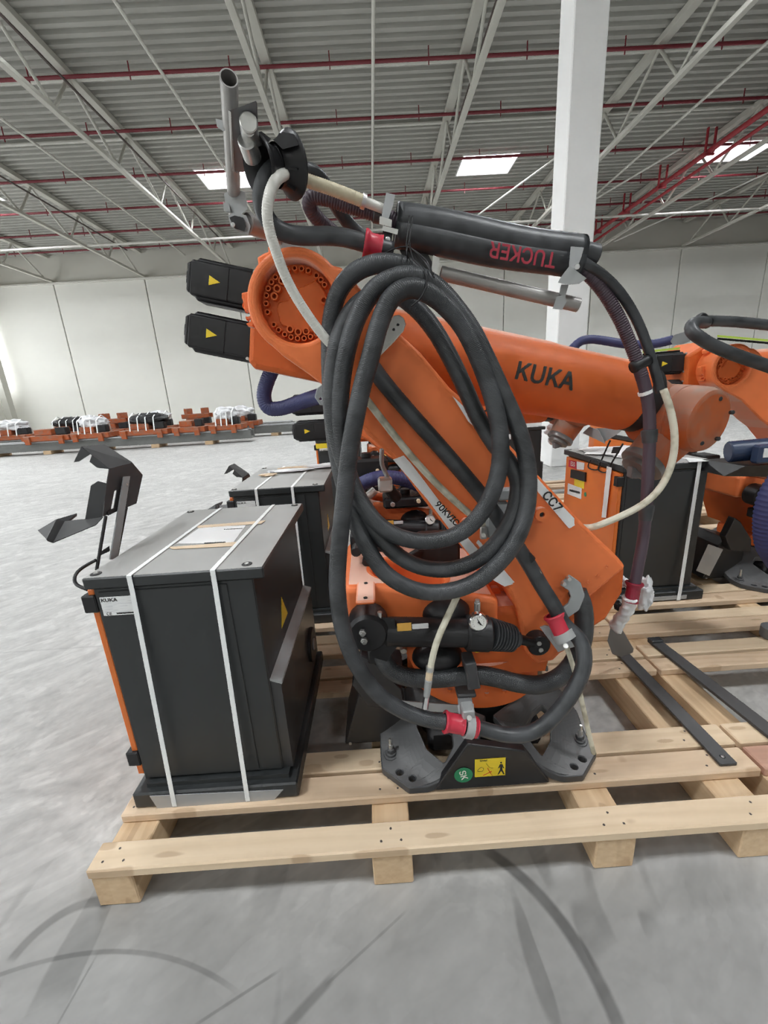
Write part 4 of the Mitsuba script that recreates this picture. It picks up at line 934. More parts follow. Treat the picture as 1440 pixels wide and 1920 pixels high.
# continuation from the clamp to the right and up along the link arm
K2 = [(858, 1358, 1.13), (892, 1363, 1.13), (930, 1374, 1.125), (968, 1379, 1.12), (1005, 1370, 1.12), (1040, 1342, 1.125), (1072, 1300, 1.14), (1093, 1255, 1.16), (1094, 1215, 1.185), (1080, 1190, 1.21), (1058, 1172, 1.23), (1040, 1138, 1.25), (1016, 1100, 1.265), (988, 1052, 1.28), (955, 1003, 1.29), (915, 945, 1.30), (870, 890, 1.31), (825, 838, 1.315), (775, 782, 1.32), (730, 730, 1.32), (705, 698, 1.32), (688, 672, 1.32)]
k2 = hose_thing('supply_hose', 'black smooth hose from the foot clamp round the right and up along the link arm', K2, .0250, 'rubber')
sleeve(k2, at(1038, 1152, 1.245), at(1060, 1196, 1.215), .0262)
sleeve(k2, at(884, 1362, 1.13), at(893, 1364, 1.13), .0262)
cl = thing('hose_clamp', 'grey two-part hose clamp with a plate, right of the link arm foot', 'clamp')
p = at(1058, 1190, 1.222); d = at(1070, 1203, 1.205) - at(1047, 1168, 1.235)
clamp(cl, p, d, .031, .028)
put('plate', sheet([at(u, v, 1.262) for u, v in ((1012, 1176), (1022, 1172), (1085, 1190), (1076, 1212), (1046, 1222))], .005), 'galvanised', cl)
put('screw', cyl(at(1061, 1211, 1.19), at(1061, 1211, 1.175), .009, 10), 'zinc', cl, smooth=40)
cl = thing('hose_clamp', 'dark hose clamp on a sheet bracket above the front beam', 'clamp')
clamp(cl, at(878, 1360, 1.13), at(892, 1363, 1.13) - at(862, 1358, 1.13), .031, .026)
put('lug', box(at(872, 1342, 1.14) + [-.012, -.02, -.012], at(886, 1325, 1.14) + [.004, .03, .0], .004), 'grey_cast', cl)
put('screw', cyl(at(880, 1346, 1.112), at(880, 1346, 1.10), .009, 10), 'zinc', cl, smooth=40)
# thick ribbed cable conduit across the base
k3 = hose_thing('cable_conduit', 'thick black ribbed conduit curving across the robot base under the cylinder', [(716, 1204, 1.30), (716, 1222, 1.285), (724, 1245, 1.27), (742, 1262, 1.262), (775, 1271, 1.258), (820, 1272, 1.255), (862, 1268, 1.252), (900, 1266, 1.252), (935, 1272, 1.252), (972, 1281, 1.255), (1010, 1284, 1.26), (1045, 1272, 1.265), (1072, 1246, 1.275), (1090, 1208, 1.29), (1095, 1168, 1.305), (1092, 1135, 1.315), (1082, 1108, 1.33)], .0325, 'rubber', .0046, .026, 16)
put('collar', lathe([(.030, 0), (.040, 0), (.042, .006), (.038, .01), (.042, .014), (.042, .02), (.038, .024), (.042, .028), (.040, .035), (.030, .035)], at(716, 1200, 1.305), at(716, 1222, 1.285) - at(716, 1200, 1.305), 28), 'motor_black', k3, smooth=30)
# cream water hoses
k4 = hose_thing('water_hose', 'short cream hose ending in a steel coupling in front of the cylinder', [(880, 1085, 1.24), (862, 1108, 1.20), (848, 1138, 1.17), (835, 1165, 1.155), (820, 1200, 1.145), (811, 1232, 1.14), (806, 1258, 1.135)], .0105, 'hose_cream')
a, b = at(807, 1248, 1.136), at(797, 1328, 1.125); ln = (b - a)
put('hose_clip', pipe(a + ln * .02, a + ln * .12, .0135, .010, 16), 'zinc', k4, smooth=40)
put('ferrule', cyl(a + ln * .12, a + ln * .32, .0115, 16), 'tape_brown', k4, smooth=40)
put('grip', cyl(a + ln * .32, a + ln * .72, .0125, 16, .0105), 'grey_cast', k4, smooth=40)
put('nozzle', cyl(a + ln * .72, a + ln * 1.0, .0085, 14, .0105), 'chrome', k4, smooth=40)
k5 = hose_thing('water_hose', 'long cream hose running down the link arm into the red clamp', [(684, 745, 1.325), (715, 785, 1.33), (760, 842, 1.33), (805, 893, 1.33), (850, 937, 1.325), (895, 975, 1.315), (940, 1008, 1.30), (978, 1032, 1.285), (1002, 1062, 1.27), (1022, 1098, 1.26), (1040, 1135, 1.25), (1050, 1165, 1.245)], .0115, 'hose_cream')
put('tape_wrap', hpx([(976, 1030, 1.284), (996, 1052, 1.272)], r=.0175), 'motor_black', k5, smooth=True)
k5 = hose_thing('water_hose', 'cream hose end hanging from the clamp down to the pallet deck', [(1062, 1212, 1.235), (1073, 1245, 1.24), (1084, 1285, 1.245), (1093, 1325, 1.25), (1103, 1370, 1.255), (1113, 1412, 1.262)], .0088, 'hose_cream', n=10)
k13 = hose_thing('water_hose', 'cream hose looping below the wrist back to the link arm', [(1244, 730, 1.42), (1256, 765, 1.41), (1264, 805, 1.40), (1264, 845, 1.395), (1254, 885, 1.39), (1234, 920, 1.385), (1205, 946, 1.38), (1170, 965, 1.38), (1135, 980, 1.385), (1105, 990, 1.40), (1075, 985, 1.45)], .0118, 'hose_cream')
# hoses through the guide bells at the top
k6 = hose_thing('braided_hose', 'clear braided hose from the black guide bell down across the elbow disc', [(534, 326, 1.245), (519, 336, 1.205), (507, 360, 1.19), (501, 395, 1.185), (505, 430, 1.19), (517, 470, 1.20), (533, 513, 1.215), (553, 553, 1.23), (578, 592, 1.24), (604, 627, 1.25), (628, 655, 1.26), (650, 690, 1.28)], .0138, 'hose_clear', .006, .03, 14)
k7 = hose_thing('supply_hose', 'black hose bending out of the guide bell into the red sleeve above the elbow', [(536, 308, 1.29), (515, 316, 1.262), (497, 338, 1.25), (489, 370, 1.25), (495, 400, 1.26), (512, 425, 1.275), (540, 439, 1.29), (575, 443, 1.30), (610, 442, 1.305), (645, 445, 1.31), (675, 453, 1.315), (705, 462, 1.32), (735, 470, 1.33)], .0232, 'rubber')
sleeve(k7, at(683, 455, 1.316), at(716, 463, 1.32), .0232, flare=1.5)
k8 = hose_thing('supply_hose', 'purplish ribbed hose folded back on itself beside the guide bell', [(760, 422, 1.42), (720, 405, 1.42), (680, 393, 1.42), (645, 382, 1.42), (612, 371, 1.42), (588, 369, 1.43), (580, 384, 1.45), (592, 406, 1.48), (615, 428, 1.52), (640, 448, 1.56)], .0222, 'rubber_purple', .008, .08)
k9 = hose_thing('amber_hose', 'yellowish spiral hose from the guide bell to the long sleeve', [(545, 322, 1.30), (575, 338, 1.32), (610, 350, 1.34), (645, 363, 1.355), (680, 377, 1.37)], .0165, 'hose_amber', .006, .04)
a, b = at(678, 376, 1.37), at(722, 393, 1.385)
put('hose_clip', pipe(a, a + (b - a) * .16, .020, .016, 18), 'zinc', k9, smooth=40)
put('fitting', cyl(a + (b - a) * .1, b, .0125, 16), 'hose_clear', k9, smooth=40)
k10 = hose_thing('supply_hose', 'black hose dropping from behind the guide bell to the elbow', [(560, 318, 1.42), (586, 322, 1.44), (606, 342, 1.48), (622, 372, 1.53), (640, 402, 1.57), (665, 432, 1.60), (690, 450, 1.62)], .0215, 'rubber')
# hoses from the far end of the sleeve down past the wrist
k11 = hose_thing('supply_hose', 'smooth black hose arching from the sleeve clamp down to the wrist', [(1070, 478, 1.42), (1100, 496, 1.43), (1135, 520, 1.44), (1168, 556, 1.45), (1195, 602, 1.46), (1214, 650, 1.465), (1228, 695, 1.465), (1239, 735, 1.46)], .0155, 'rubber')
k12 = hose_thing('supply_hose', 'purple-black hose arching past the wrist and hanging down to a maroon cup', [(1065, 490, 1.44), (1098, 510, 1.45), (1130, 545, 1.455), (1160, 595, 1.46), (1184, 650, 1.46), (1204, 705, 1.455)], .0205, 'rubber_purple', .008, .08)
put('lower_tube', hpx([(1198, 690, 1.457), (1209, 725, 1.455), (1217, 770, 1.45), (1218, 830, 1.44), (1215, 890, 1.43), (1212, 950, 1.42), (1206, 1010, 1.41), (1197, 1060, 1.40), (1188, 1105, 1.395)], r=.0200), 'rubber_purple', k12, smooth=True)
for (u, v, y), (u2, v2, y2), rr in (((1217, 805, 1.445), (1218, 830, 1.44), .026), ((1213, 945, 1.42), (1210, 975, 1.415), .025)):
    a, b = at(u, v, y), at(u2, v2, y2); put('rubber_collar', lathe([(.019, 0), (rr, .003), (rr, np.linalg.norm(b - a) * .4), (rr * .86, np.linalg.norm(b - a)), (.019, np.linalg.norm(b - a))], a, b - a, 24), 'rubber', k12, smooth=40)
sleeve(k12, at(1190, 1092, 1.397), at(1183, 1128, 1.39), .0205, 'maroon_plastic', 1.5)
put('cable_tie', pipe(at(1209, 733, 1.455), at(1210.5, 739, 1.455), .0225, .0195, 20), 'strap_white', k12, smooth=40)
cl = thing('hose_clamp', 'dark plastic hose clip joining the two hoses above the wrist', 'clamp')
put('body', hpx([(1185, 690, 1.45), (1200, 683, 1.45), (1216, 674, 1.455)], r=.019), 'motor_black', cl, smooth=True)
k = hose_thing('supply_hose', 'dark blue hose bent in a U below the elbow', [(512, 690, 1.66), (501, 715, 1.655), (495, 742, 1.65), (503, 764, 1.645), (525, 766, 1.64), (555, 757, 1.62), (585, 747, 1.58), (610, 740, 1.50)], .0275, 'rubber_blue', .008, .03)

# long printed hose sleeve on the upper arm, with clamps and the steel rod
tk = thing('hose_sleeve', 'fat black protective sleeve with crimson lettering above the upper arm', 'hose sleeve')
S0, S1 = at(742, 424, 1.42), at(1086, 484, 1.46)
sd = (S1 - S0); sl = np.linalg.norm(sd); sd /= sl
su = np.cross(sd, [0, 1, 0]); su = su if su[2] > 0 else -su
fl = []
for k_, (dz, dy, r_) in enumerate(((.012, .0, .050), (-.022, -.008, .042))):
    q = [S0 + sd * sl * t + su * (dz + .004 * math.sin(t * 7 + k_)) + np.array([0, dy, 0]) for t in np.linspace(0, 1, 8)]
    fl.append(hose(q, r_, n=24, step=.02))
put('fabric', cat(fl), 'rubber', tk, smooth=True)
f_ = -(np.cross(sd, su)); f_ = f_ if f_[1] < 0 else -f_
put('lettering', letters('TUCKER', .040, at(978, 481, 1.385) + np.array([0, -.012, 0]), -sd, -su, .001, True, width=.205), 'ink_crimson', tk, 0)
tc = at(846, 413, 1.42); 
tdir = (su * .85 - np.array([0, 1, 0]) * .53)
put('lettering', letters('TUCKER', .030, tc + tdir * .004, -sd, np.cross(-sd, -tdir) * 1.0, .001, True, width=.19), 'ink_crimson', tk, 0)
put('end_sleeve', cyl(S1 + su * .016, S1 + su * .016 + sd * .055, .032, 22), 'rubber', tk, smooth=40)
put('end_sleeve', cyl(S0 + su * .02 - sd * .02, S0 + su * .02 - sd * .07, .022, 20), 'rubber', tk, smooth=40)
cl = thing('sleeve_clamp', 'bright aluminium clamp at the left end of the printed sleeve', 'clamp')
put('band', hull([at(u, v, y) for y in (1.34, 1.37) for u, v in ((724, 361), (741, 365), (737, 385), (728, 412), (715, 408))]), 'galvanised', cl)
put('block', hull([at(u, v, y) for y in (1.33, 1.40) for u, v in ((712, 405), (735, 412), (734, 426), (711, 420))]), 'zinc', cl)
put('plate', hull([at(u, v, y) for y in (1.32, 1.42) for u, v in ((718, 423), (747, 430), (745, 440), (716, 432))]), 'zinc', cl)
put('side_cheek', hull([at(u, v, y) for y in (1.33, 1.35) for u, v in ((718, 430), (736, 436), (731, 476), (716, 472))]), 'motor_black', cl)
put('screw', cyl(at(727, 450, 1.332), at(727, 450, 1.318), .008, 12), 'chrome', cl, smooth=40)
cl = thing('sleeve_clamp', 'grey cast clamp at the right end of the printed sleeve', 'clamp')
put('upper_half', hull([at(u, v, y) for y in (1.375, 1.47) for u, v in ((1070, 462), (1095, 464), (1090, 482), (1080, 508), (1066, 506))]), 'galvanised', cl)
put('lower_half', hull([at(u, v, y) for y in (1.37, 1.46) for u, v in ((1050, 522), (1068, 498), (1100, 522), (1086, 532), (1066, 534), (1046, 530))]), 'grey_cast', cl)
put('web', hull([at(u, v, y) for y in (1.40, 1.45) for u, v in ((1052, 534), (1066, 534), (1060, 556), (1048, 552))]), 'grey_cast', cl)
put('rod_grip', hull([at(u, v, y) for y in (1.385, 1.47) for u, v in ((1044, 556), (1060, 552), (1062, 566), (1054, 581), (1036, 579))]), 'grey_cast', cl)
put('screw', cyl(at(1082, 500, 1.375), at(1082, 500, 1.365), .008, 12), 'chrome', cl, smooth=40)
rk = thing('support_rod', 'bare grey steel rod below the printed sleeve', 'rod')
a, b = at(826, 512, 1.44), at(1084, 572, 1.44)
put('tube', pipe(a, b, .0208, .015, 24), 'steel_pipe', rk, smooth=40)
put('end_plate', hull([at(u, v, y) for y in (1.40, 1.412) for u, v in ((812, 478), (824, 484), (819, 522), (808, 514))]), 'zinc', rk)
put('mount', hull([at(u, v, y) for y in (1.42, 1.50) for u, v in ((745, 460), (800, 472), (815, 500), (806, 520), (760, 492))]), 'motor_black', rk)
# wire that ties the coil to the sleeve
wk = thing('tie_wire', 'thin dark wire tying the hose coil to the printed sleeve', 'wire')
for w in ([(768, 405, 1.35), (764, 440, 1.32), (762, 465, 1.30), (766, 485, 1.26), (762, 470, 1.25), (770, 440, 1.30), (772, 408, 1.35)], [(716, 478, 1.30), (740, 466, 1.28), (765, 463, 1.28), (785, 478, 1.25), (805, 505, 1.20), (814, 520, 1.19)], [(774, 405, 1.35), (768, 450, 1.30), (775, 486, 1.24), (790, 500, 1.21), (800, 520, 1.185), (798, 540, 1.15), (788, 560, 1.15), (770, 575, 1.16)], [(778, 470, 1.28), (800, 490, 1.2), (812, 515, 1.19)]):
    put('strand', hpx(w, r=.0022, n=6, step=.006), 'motor_black', wk, smooth=True)

# pipe stand with the guide bells at the top left
ps = thing('pipe_stand', 'grey steel pipe with a bolted plate, leaning forward above the elbow', 'pipe stand')
put('pipe', pipe(at(440, 402, 1.60), at(429, 146, 1.12), .0190, .0162, 28), 'steel_pipe', ps, smooth=40)
put('plug', cyl(at(431, 200, 1.222), at(431, 206, 1.233), .0164, 20), 'ink_black', ps)
put('plate', hull([at(u, v, y) for (u, v, y) in ((429, 208, 1.135), (480, 189, 1.115), (484, 310, 1.33), (440, 322, 1.35), (433, 211, 1.145), (482, 193, 1.125), (487, 312, 1.34), (444, 324, 1.36))]), 'rubber_mat', ps)
put('plate_lip', hull([at(u, v, y) for (u, v, y) in ((428, 207, 1.125), (433, 210, 1.125), (440, 322, 1.34), (435, 321, 1.34), (428, 207, 1.145), (433, 210, 1.145), (440, 322, 1.36), (435, 321, 1.36))]), 'zinc', ps)
put('u_bolt', hull([at(u, v, y) for y in (1.24, 1.29) for u, v in ((404, 222), (419, 226), (428, 243), (418, 246), (407, 238))]), 'grey_cast', ps)
put('pipe_clamp', hull([at(u, v, y) for y in (1.48, 1.60) for u, v in ((420, 362), (442, 356), (460, 360), (464, 392), (452, 402), (424, 398))]), 'grey_cast', ps)
put('clamp_ear', cat([hull([at(u, v, y) for y in (1.47, 1.58) for u, v in ((418, 378), (430, 384), (432, 397), (420, 396))]), hull([at(u, v, y) for y in (1.46, 1.56) for u, v in ((428, 404), (440, 398), (462, 404), (470, 424), (466, 440), (450, 437), (432, 424))])]), 'grey_cast', ps)
put('clamp_face', hull([at(u, v, y) for y in (1.452, 1.46) for u, v in ((430, 408), (440, 404), (456, 408), (462, 424), (458, 434), (440, 428))]), 'motor_black', ps)
put('clamp_screw', cyl(at(437, 421, 1.455), at(437, 421, 1.43), .006, 10), 'chrome', ps, smooth=40)
put('post', cyl(at(462, 418, 1.51), at(545, 446, 1.66), .030, 24), 'steel_pipe', ps, smooth=40)
put('post_block', hull([at(u, v, y) for y in (1.61, 1.71) for u, v in ((530, 428), (560, 436), (566, 470), (528, 466))]), 'grey_cast', ps)
gb = thing('guide_bell', 'two black trumpet-shaped hose guides mounted back to back on the pipe stand', 'hose guide')
def bell(base, d, L, r0, r1):
    pr = [(r0 + (r1 - r0) * (t ** 2.2), L * t) for t in np.linspace(0, 1, 14)]
    return lathe(pr + [(r1 + .004, L + .002), (r1 + .006, L - .003)] + [(r0 + .007 + (r1 - r0) * (t ** 2.2), L * t - .004) for t in np.linspace(.95, 0, 12)], base, d, 44)
mid = at(519, 311, 1.265); vw = ray(519, 311); vw /= np.linalg.norm(vw); rt_ = CAM[0] - vw * (CAM[0] @ vw); rt_ /= np.linalg.norm(rt_)
d1 = -.57 * vw - .82 * rt_; d2 = .50 * vw + .86 * rt_
put('left_bell', bell(mid, d1, .056, .032, .058), 'motor_black', gb, smooth=50)
put('right_bell', bell(mid, d2, .044, .040, .068), 'motor_black', gb, smooth=50)
put('waist', lathe([(.034, -.012), (.042, -.006), (.042, .012), (.036, .018)], mid, d2, 28), 'motor_black', gb, smooth=40)
for a_ in (.4, 1.1, 1.9, 2.7, 3.6, 4.4):
    e1, e2, e3 = frame(d2); w_ = math.cos(a_) * e1 + math.sin(a_) * e2
    put('rib', sheet([mid + d2 * .004 + w_ * .038, mid + d2 * .026 + w_ * .060, mid + d2 * .020 + w_ * .063, mid - d2 * .0 + w_ * .043], .004), 'motor_black', gb)
put('cap', hull([at(u, v, y) for y in (1.22, 1.30) for u, v in ((512, 262), (530, 247), (552, 252), (560, 272), (530, 280))]), 'motor_black', gb)
put('bracket', cat([cyl(at(466, 228, 1.14), at(468, 254, 1.21), .020, 20), cyl(at(466, 240, 1.15), at(480, 262, 1.22), .015, 20), cyl(at(462, 262, 1.20), at(474, 296, 1.25), .022, 18)]), 'zinc', gb, smooth=40)
put('bracket_arm', hull([at(u, v, y) for y in (1.22, 1.28) for u, v in ((464, 252), (490, 246), (508, 260), (500, 272), (466, 278))]), 'motor_black', gb)

# hanging end at the right: maroon cup, film, twisted foil and the rubber flap
fk = thing('wrapped_connector', 'connector twisted into clear film below the maroon cup, lying on the pallet', 'wrapping')
def film_tube(pts, r, seed):
    q = spline([at(*p) for p in pts], .006); m = sweep(q, r, 16); v = np.array(m.vertices)
    n_ = (meshkit.fbm(v * 55 + seed, 3, seed) - .5)[:, None]; c = np.repeat(q, 16, 0); c = np.vstack([c, q[:1], q[-1:]])
    return trimesh.Trimesh(c + (v - c) * (1 + 1.1 * n_) , m.faces, process=False)
put('film_twist', film_tube([(1182, 1118, 1.39), (1180, 1135, 1.40), (1171, 1152, 1.42), (1160, 1165, 1.44), (1156, 1178, 1.46)], np.linspace(.024, .013, 1000)[:len(spline([at(*p) for p in [(1182, 1118, 1.39), (1180, 1135, 1.40), (1171, 1152, 1.42), (1160, 1165, 1.44), (1156, 1178, 1.46)]], .006))], 4), 'plastic_film', fk, smooth=True)
put('film_bag', crumple(at(1208, 1112, 1.46), .026, .03, .055, 6, 3, .9), 'plastic_film', fk, smooth=True)
put('film_bag', crumple(at(1168, 1090, 1.47), .02, .02, .02, 9, 3, .8), 'plastic_film', fk, smooth=True)
put('plug', crumple(at(1158, 1135, 1.46), .014, .014, .022, 10, 2, .4), 'motor_black', fk)
put('rubber_flap', hull([at(u, v, y) for (u, v, y) in ((1144, 1180, 1.52), (1163, 1176, 1.54), (1188, 1218, 1.78), (1186, 1224, 1.80), (1164, 1232, 1.78), (1148, 1226, 1.72), (1139, 1202, 1.60))] + [at(u, v, y) + [0, 0, .004] for (u, v, y) in ((1144, 1180, 1.52), (1163, 1176, 1.54), (1188, 1218, 1.78), (1164, 1232, 1.78), (1139, 1202, 1.60))]), 'rubber_mat', fk, label='grey rubber flap')
nc = thing('foam_bag', 'greenish film bag stuffed into the robot base behind the front beam', 'packaging')
put('bag', crumple(at(965, 1352, 1.34), .035, .03, .03, 14, 3, .6), 'hose_amber', nc, smooth=True)
# ================================================================== robot tracks and carriages far left
def rail(y, xa, xb, label):
    t = thing('robot_track', label, 'rail')
    put('beam', cat([box((xa, y - .28, .14), (xb, y - .20, .46), .01), box((xa, y + .20, .14), (xb, y + .28, .46), .01), box((xa, y - .28, .14), (xb, y + .28, .20))]), 'rail_grey', t)
    put('running_rail', box((xa + .1, y - .30, .46), (xb - .1, y - .17, .52), .008), 'galvanised', t)
    put('running_rail', box((xa + .1, y + .17, .46), (xb - .1, y + .30, .52), .008), 'galvanised', t)
    x = xa + .8
    while x < xb - .3:
        put('timber_block', box((x, y - .36, 0), (x + .32, y + .36, .14), .01), 'wood_y', t); x += 2.15
    return t
rail(17.4, -20.5, -4.95, 'nearest long grey robot track lying on timber blocks at left')
rail(19.6, -20.5, -3.0, 'second long grey robot track, behind the nearest one')
rail(21.6, -21.5, -4.0, 'third grey robot track, farthest from the camera')
wd = ['at the left frame edge', 'second from the left', 'third from the left', 'in the middle, above the holder', 'with white film, right of the holder', 'with a black strapped bundle', 'just behind the black strapped bundle', 'low and bare, fourth from the right', 'third from the right', 'second from the right', 'rightmost, under a white film bag']
rr = np.random.default_rng(5)
for i, (u, v, y, w, top) in enumerate(((18, 795, 19.6, 2.2, 'film'), (95, 800, 17.4, 1.8, 'bare'), (128, 790, 19.6, 1.8, 'black'), (175, 795, 17.4, 1.5, 'film'), (215, 790, 19.6, 1.6, 'straps'), (280, 815, 17.4, 1.9, 'black'), (300, 795, 19.6, 1.5, 'film'), (360, 800, 17.4, 1.3, 'bare'), (372, 790, 19.6, 1.5, 'frame'), (428, 800, 17.4, 1.3, 'film'), (458, 795, 19.6, 1.5, 'bag'))):
    d = ray(u, v); x = d[0] / d[1] * y
    t = thing('track_carriage', f'orange track carriage {wd[i]}' if 'strapped' not in wd[i] else f'orange track carriage {wd[i]}', 'carriage')
    put('base', cat([box((x - w / 2, y - .42, .53), (x + w / 2, y + .42, .74), .015), box((x - w / 2 + .1, y - .5, .42), (x - w / 2 + .3, y - .42, .72), .01), box((x + w / 2 - .4, y - .5, .40), (x + w / 2 - .2, y - .42, .72), .01)]), 'paint_orange_dirty', t)
    put('bracket', box((x - .28 * w, y - .3, .74), (x + .1 * w, y + .3, .98), .02), 'paint_orange_dirty', t)
    put('motor', box((x + .18 * w, y - .3, .74), (x + .42 * w, y - .02, 1.02), .03), 'motor_black', t)
    if top in ('film', 'bag'): put('film_wrap', crumple((x, y, 1.12), .35 * w, .34, .27, 30 + i, 3, .5), 'plastic_film', t, smooth=True)
    if top == 'black': put('cable_bundle', crumple((x + .1, y, 1.12), .42 * w, .34, .25, 40 + i, 3, .25), 'motor_black', t, smooth=True)
    if top in ('straps', 'frame'): put('frame', cat([box((x - .4 * w, y - .3, .98), (x + .4 * w, y - .2, 1.18), .02), box((x - .4 * w, y + .2, .98), (x + .4 * w, y + .3, 1.18), .02), box((x - .3 * w, y - .3, 1.16), (x - .2 * w, y + .3, 1.42), .02), box((x + .2 * w, y - .3, 1.16), (x + .3 * w, y + .3, 1.42), .02)]), 'paint_orange_dirty', t)
    if top in ('film', 'black'):
        for q in np.linspace(-.25, .25, 4):
            put('strap', strap([(x + q * w, y - .47, .70), (x + q * w, y - .38, 1.2), (x + q * w, y, 1.40), (x + q * w, y + .38, 1.2), (x + q * w, y + .47, .70)], (1, 0, 0), .05, .004), 'strap_white', t)

# ================================================================== second-row clutter seen through the coil and at the right edge
def back_hose(label, pts, r, m, **k): return hose_thing('supply_hose', label, pts, r, m, **k)
back_hose('dark blue hose arching behind the coil over the second robot', [(652, 945, 2.45), (668, 915, 2.42), (700, 898, 2.40), (735, 895, 2.40), (775, 905, 2.42), (815, 925, 2.45), (850, 945, 2.5)], .042, 'rubber_blue', pitch=.012, amp=.03)
back_hose('blue-grey hose sagging behind the lower coil', [(740, 1010, 2.1), (770, 1028, 2.1), (800, 1040, 2.1), (835, 1042, 2.1), (870, 1028, 2.1), (890, 1010, 2.15)], .035, 'rubber_blue')
back_hose('black hose sagging behind the lower coil', [(770, 1018, 2.2), (810, 1030, 2.2), (850, 1030, 2.2), (885, 1015, 2.2)], .035, 'rubber')
ab = thing('junction_box', 'small bright aluminium connector block behind the coil', 'connector')
put('body', box(at(722, 908, 2.0) - [.035, .035, .035], at(722, 908, 2.0) + [.035, .035, .035], .010), 'zinc', ab)
put('gland', cyl(at(722, 908, 2.0) + [-.05, -.02, -.02], at(722, 908, 2.0) + [-.09, -.03, -.05], .02, 14), 'zinc', ab, smooth=40)
put('cable', hpx([(727, 895, 2.02), (716, 870, 2.0), (716, 842, 1.98)], r=.011), 'grey_cast', ab, smooth=True)
put('stub', cyl(at(728, 915, 2.0), at(745, 935, 2.02), .03, 14), 'motor_black', ab, smooth=40)
for label, c, s, m in (('black valve block behind the coil at left', (688, 882, 2.55), (.13, .08, .08), 'motor_black'), ('black lidded box behind the coil, above the ball accumulator', (760, 935, 2.5), (.14, .1, .035), 'motor_black'), ('black cable box left behind the tail of the coil', (672, 1062, 1.75), (.06, .08, .06), 'motor_black')):
    t = thing('valve_block', label, 'valve block'); p = at(*c)
    put('body', box(p - s, p + s, .015), m, t)
    put('cap', cyl(p + [0, 0, s[2]], p + [0, 0, s[2] + .03], .03, 16), m, t, smooth=40)
    put('fitting', cyl(p + [-s[0] * .6, -s[1], 0], p + [-s[0] * .6, -s[1] - .03, 0], .014, 12), 'zinc', t, smooth=40)
    put('fitting', cyl(p + [s[0] * .5, -s[1], .01], p + [s[0] * .5, -s[1] - .03, .01], .012, 12), 'tape_brown', t, smooth=40)
mt = thing('grey_cover', 'grey octagonal cover with a black knob behind the middle coil loop', 'cover')
p = at(808, 1054, 1.95); put('body', lathe([(0, 0), (.15, 0), (.13, .03), (0, .03)], p, (0, 0, 1), 8), 'grey_plastic', mt); put('knob', cyl(p + [0, 0, .03], p + [0, 0, .06], .032, 16), 'motor_black', mt, smooth=40)
lo = thing('orange_guard', 'bright orange sheet guard seen through the coil behind the second robot', 'guard')
put('sheet', hull([at(u, v, y) for y in (2.95, 3.0) for u, v in ((690, 925), (740, 912), (800, 925), (800, 950), (720, 965))]), 'door_orange', lo)

# right edge
back_hose('dark blue hose over the upper arm at the right, going to the grey plug', [(1072, 655, 2.3), (1088, 640, 2.3), (1110, 636, 2.3), (1140, 640, 2.28), (1180, 646, 2.25), (1225, 645, 2.2), (1262, 637, 2.15)], .022, 'rubber_blue')
pg = thing('hose_plug', 'grey moulded hose plug at the end of the dark blue hose', 'plug')
put('body', hull([at(u, v, y) for y in (2.12, 2.2) for u, v in ((1257, 640), (1264, 628), (1284, 622), (1296, 628), (1294, 640), (1278, 646), (1262, 647))]), 'grey_plastic', pg)
back_hose('thick black hose crossing the right-hand elbow down to the frame edge', [(1325, 605, 2.05), (1310, 604, 2.0), (1298, 608, 1.95), (1296, 620, 1.92), (1310, 632, 1.9), (1335, 647, 1.9), (1375, 664, 1.9), (1415, 678, 1.9), (1450, 690, 1.9)], .026, 'rubber')
back_hose('thick black hose running level along the top right to the frame edge', [(1308, 602, 2.05), (1340, 602, 2.08), (1385, 604, 2.1), (1445, 610, 2.12)], .024, 'rubber')
bk = thing('hose_bracket', 'black looped hose bracket where the two right-hand hoses meet', 'bracket'); put('body', hpx([(1303, 604, 2.02), (1311, 592, 2.03), (1322, 592, 2.04), (1326, 604, 2.05)], r=.012), 'motor_black', bk, smooth=True)
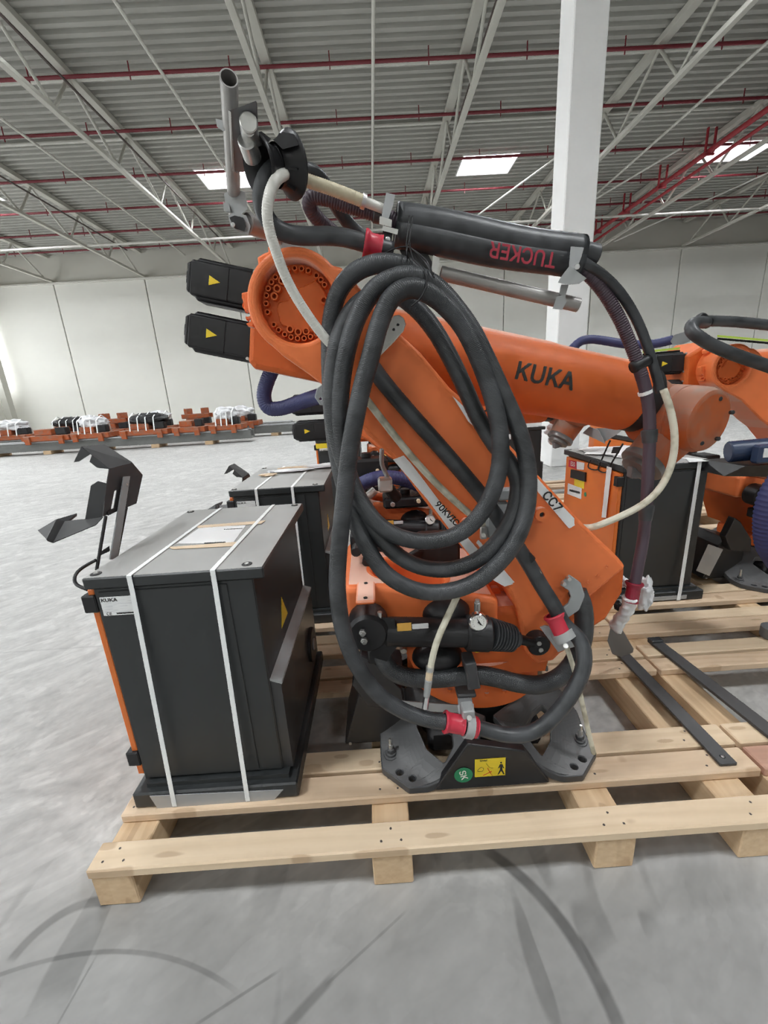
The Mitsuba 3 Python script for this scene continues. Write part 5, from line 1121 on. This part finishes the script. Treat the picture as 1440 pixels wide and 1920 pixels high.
for label, px in (('lime-green guard bar along the top of the right-hand robot', ((1345, 628), (1460, 638), (1460, 642), (1345, 632))), ('short lime-green guard bar left of the right-hand elbow', ((1205, 658), (1275, 651), (1275, 655), (1205, 662)))):
    t = thing('guard_bar', label, 'guard'); put('strip', hull([at(u, v, y) for y in (2.5, 2.62) for u, v in px]), 'lime', t); put('backing', hull([at(u, v + 5, y) for y in (2.52, 2.6) for u, v in px]), 'motor_black', t)
bm = thing('electric_motor', 'blue electric motor with a white plate at the right edge', 'motor')
p = at(1404, 848, 2.3); put('body', cyl(p + [-.08, .05, 0], p + [.14, -.02, .02], .06, 24), 'blue_paint', bm, smooth=40); put('terminal_box', box(p + [-.03, -.10, -.05], p + [.08, -.04, .05], .01), 'blue_paint', bm); put('plate', box(p + [-.01, -.103, -.015], p + [.055, -.098, .035]), 'label_white', bm); put('fan_cover', cyl(p + [.16, -.02, .02], p + [.28, -.05, .03], .065, 24), 'grey_plastic', bm, smooth=40)
put('carrier', hull([p + np.array(q) for q in ((-.06, -.06, -.065), (.40, -.1, -.065), (.40, .2, -.065), (-.10, .2, -.065), (-.12, -.0, -.13), (.4, -.06, -.16), (.4, .2, -.16), (-.12, .2, -.13))]), 'motor_black', bm)
back_hose('big royal-blue corrugated hose cut by the right frame edge', [(1475, 900, 1.95), (1455, 935, 1.95), (1447, 975, 1.95), (1450, 1020, 1.95), (1470, 1055, 1.95)], .075, 'rubber_blue', pitch=.02, amp=.03)
ck_ = thing('carton', 'grey flat carton leaning behind the cabinet with the orange door', 'carton'); put('board', hull([at(u, v, y) for y in (2.62, 2.68) for u, v in ((1328, 1020), (1356, 1030), (1330, 1080), (1305, 1070))]), 'galvanised', ck_)
hp = thing('pallet_foot', 'dark round fitting on the right-hand pallet at the frame edge', 'fitting'); p = atz(1440, 1195, ZP); put('body', lathe([(0, 0), (.05, 0), (.055, .01), (.055, .06), (.04, .07), (0, .07)], p + [.02, 0, .001], (0, 0, 1), 24), 'rubber_mat', hp, smooth=40)
wl_ = thing('film_flap', 'clear film flap hanging under the upper arm before the far cabinets', 'film'); put('sheet', crumple(at(1048, 808, 3.2), .10, .05, .09, 50, 3, .5), 'plastic_film', wl_, smooth=True)
yt = thing('yellow_tag', 'yellow tag on the far cabinet left of the coil', 'tag'); p = at(606, 836, 5.18); put('tag', box(p - [.09, .003, .03], p + [.09, .003, .03]), 'yellow', yt)
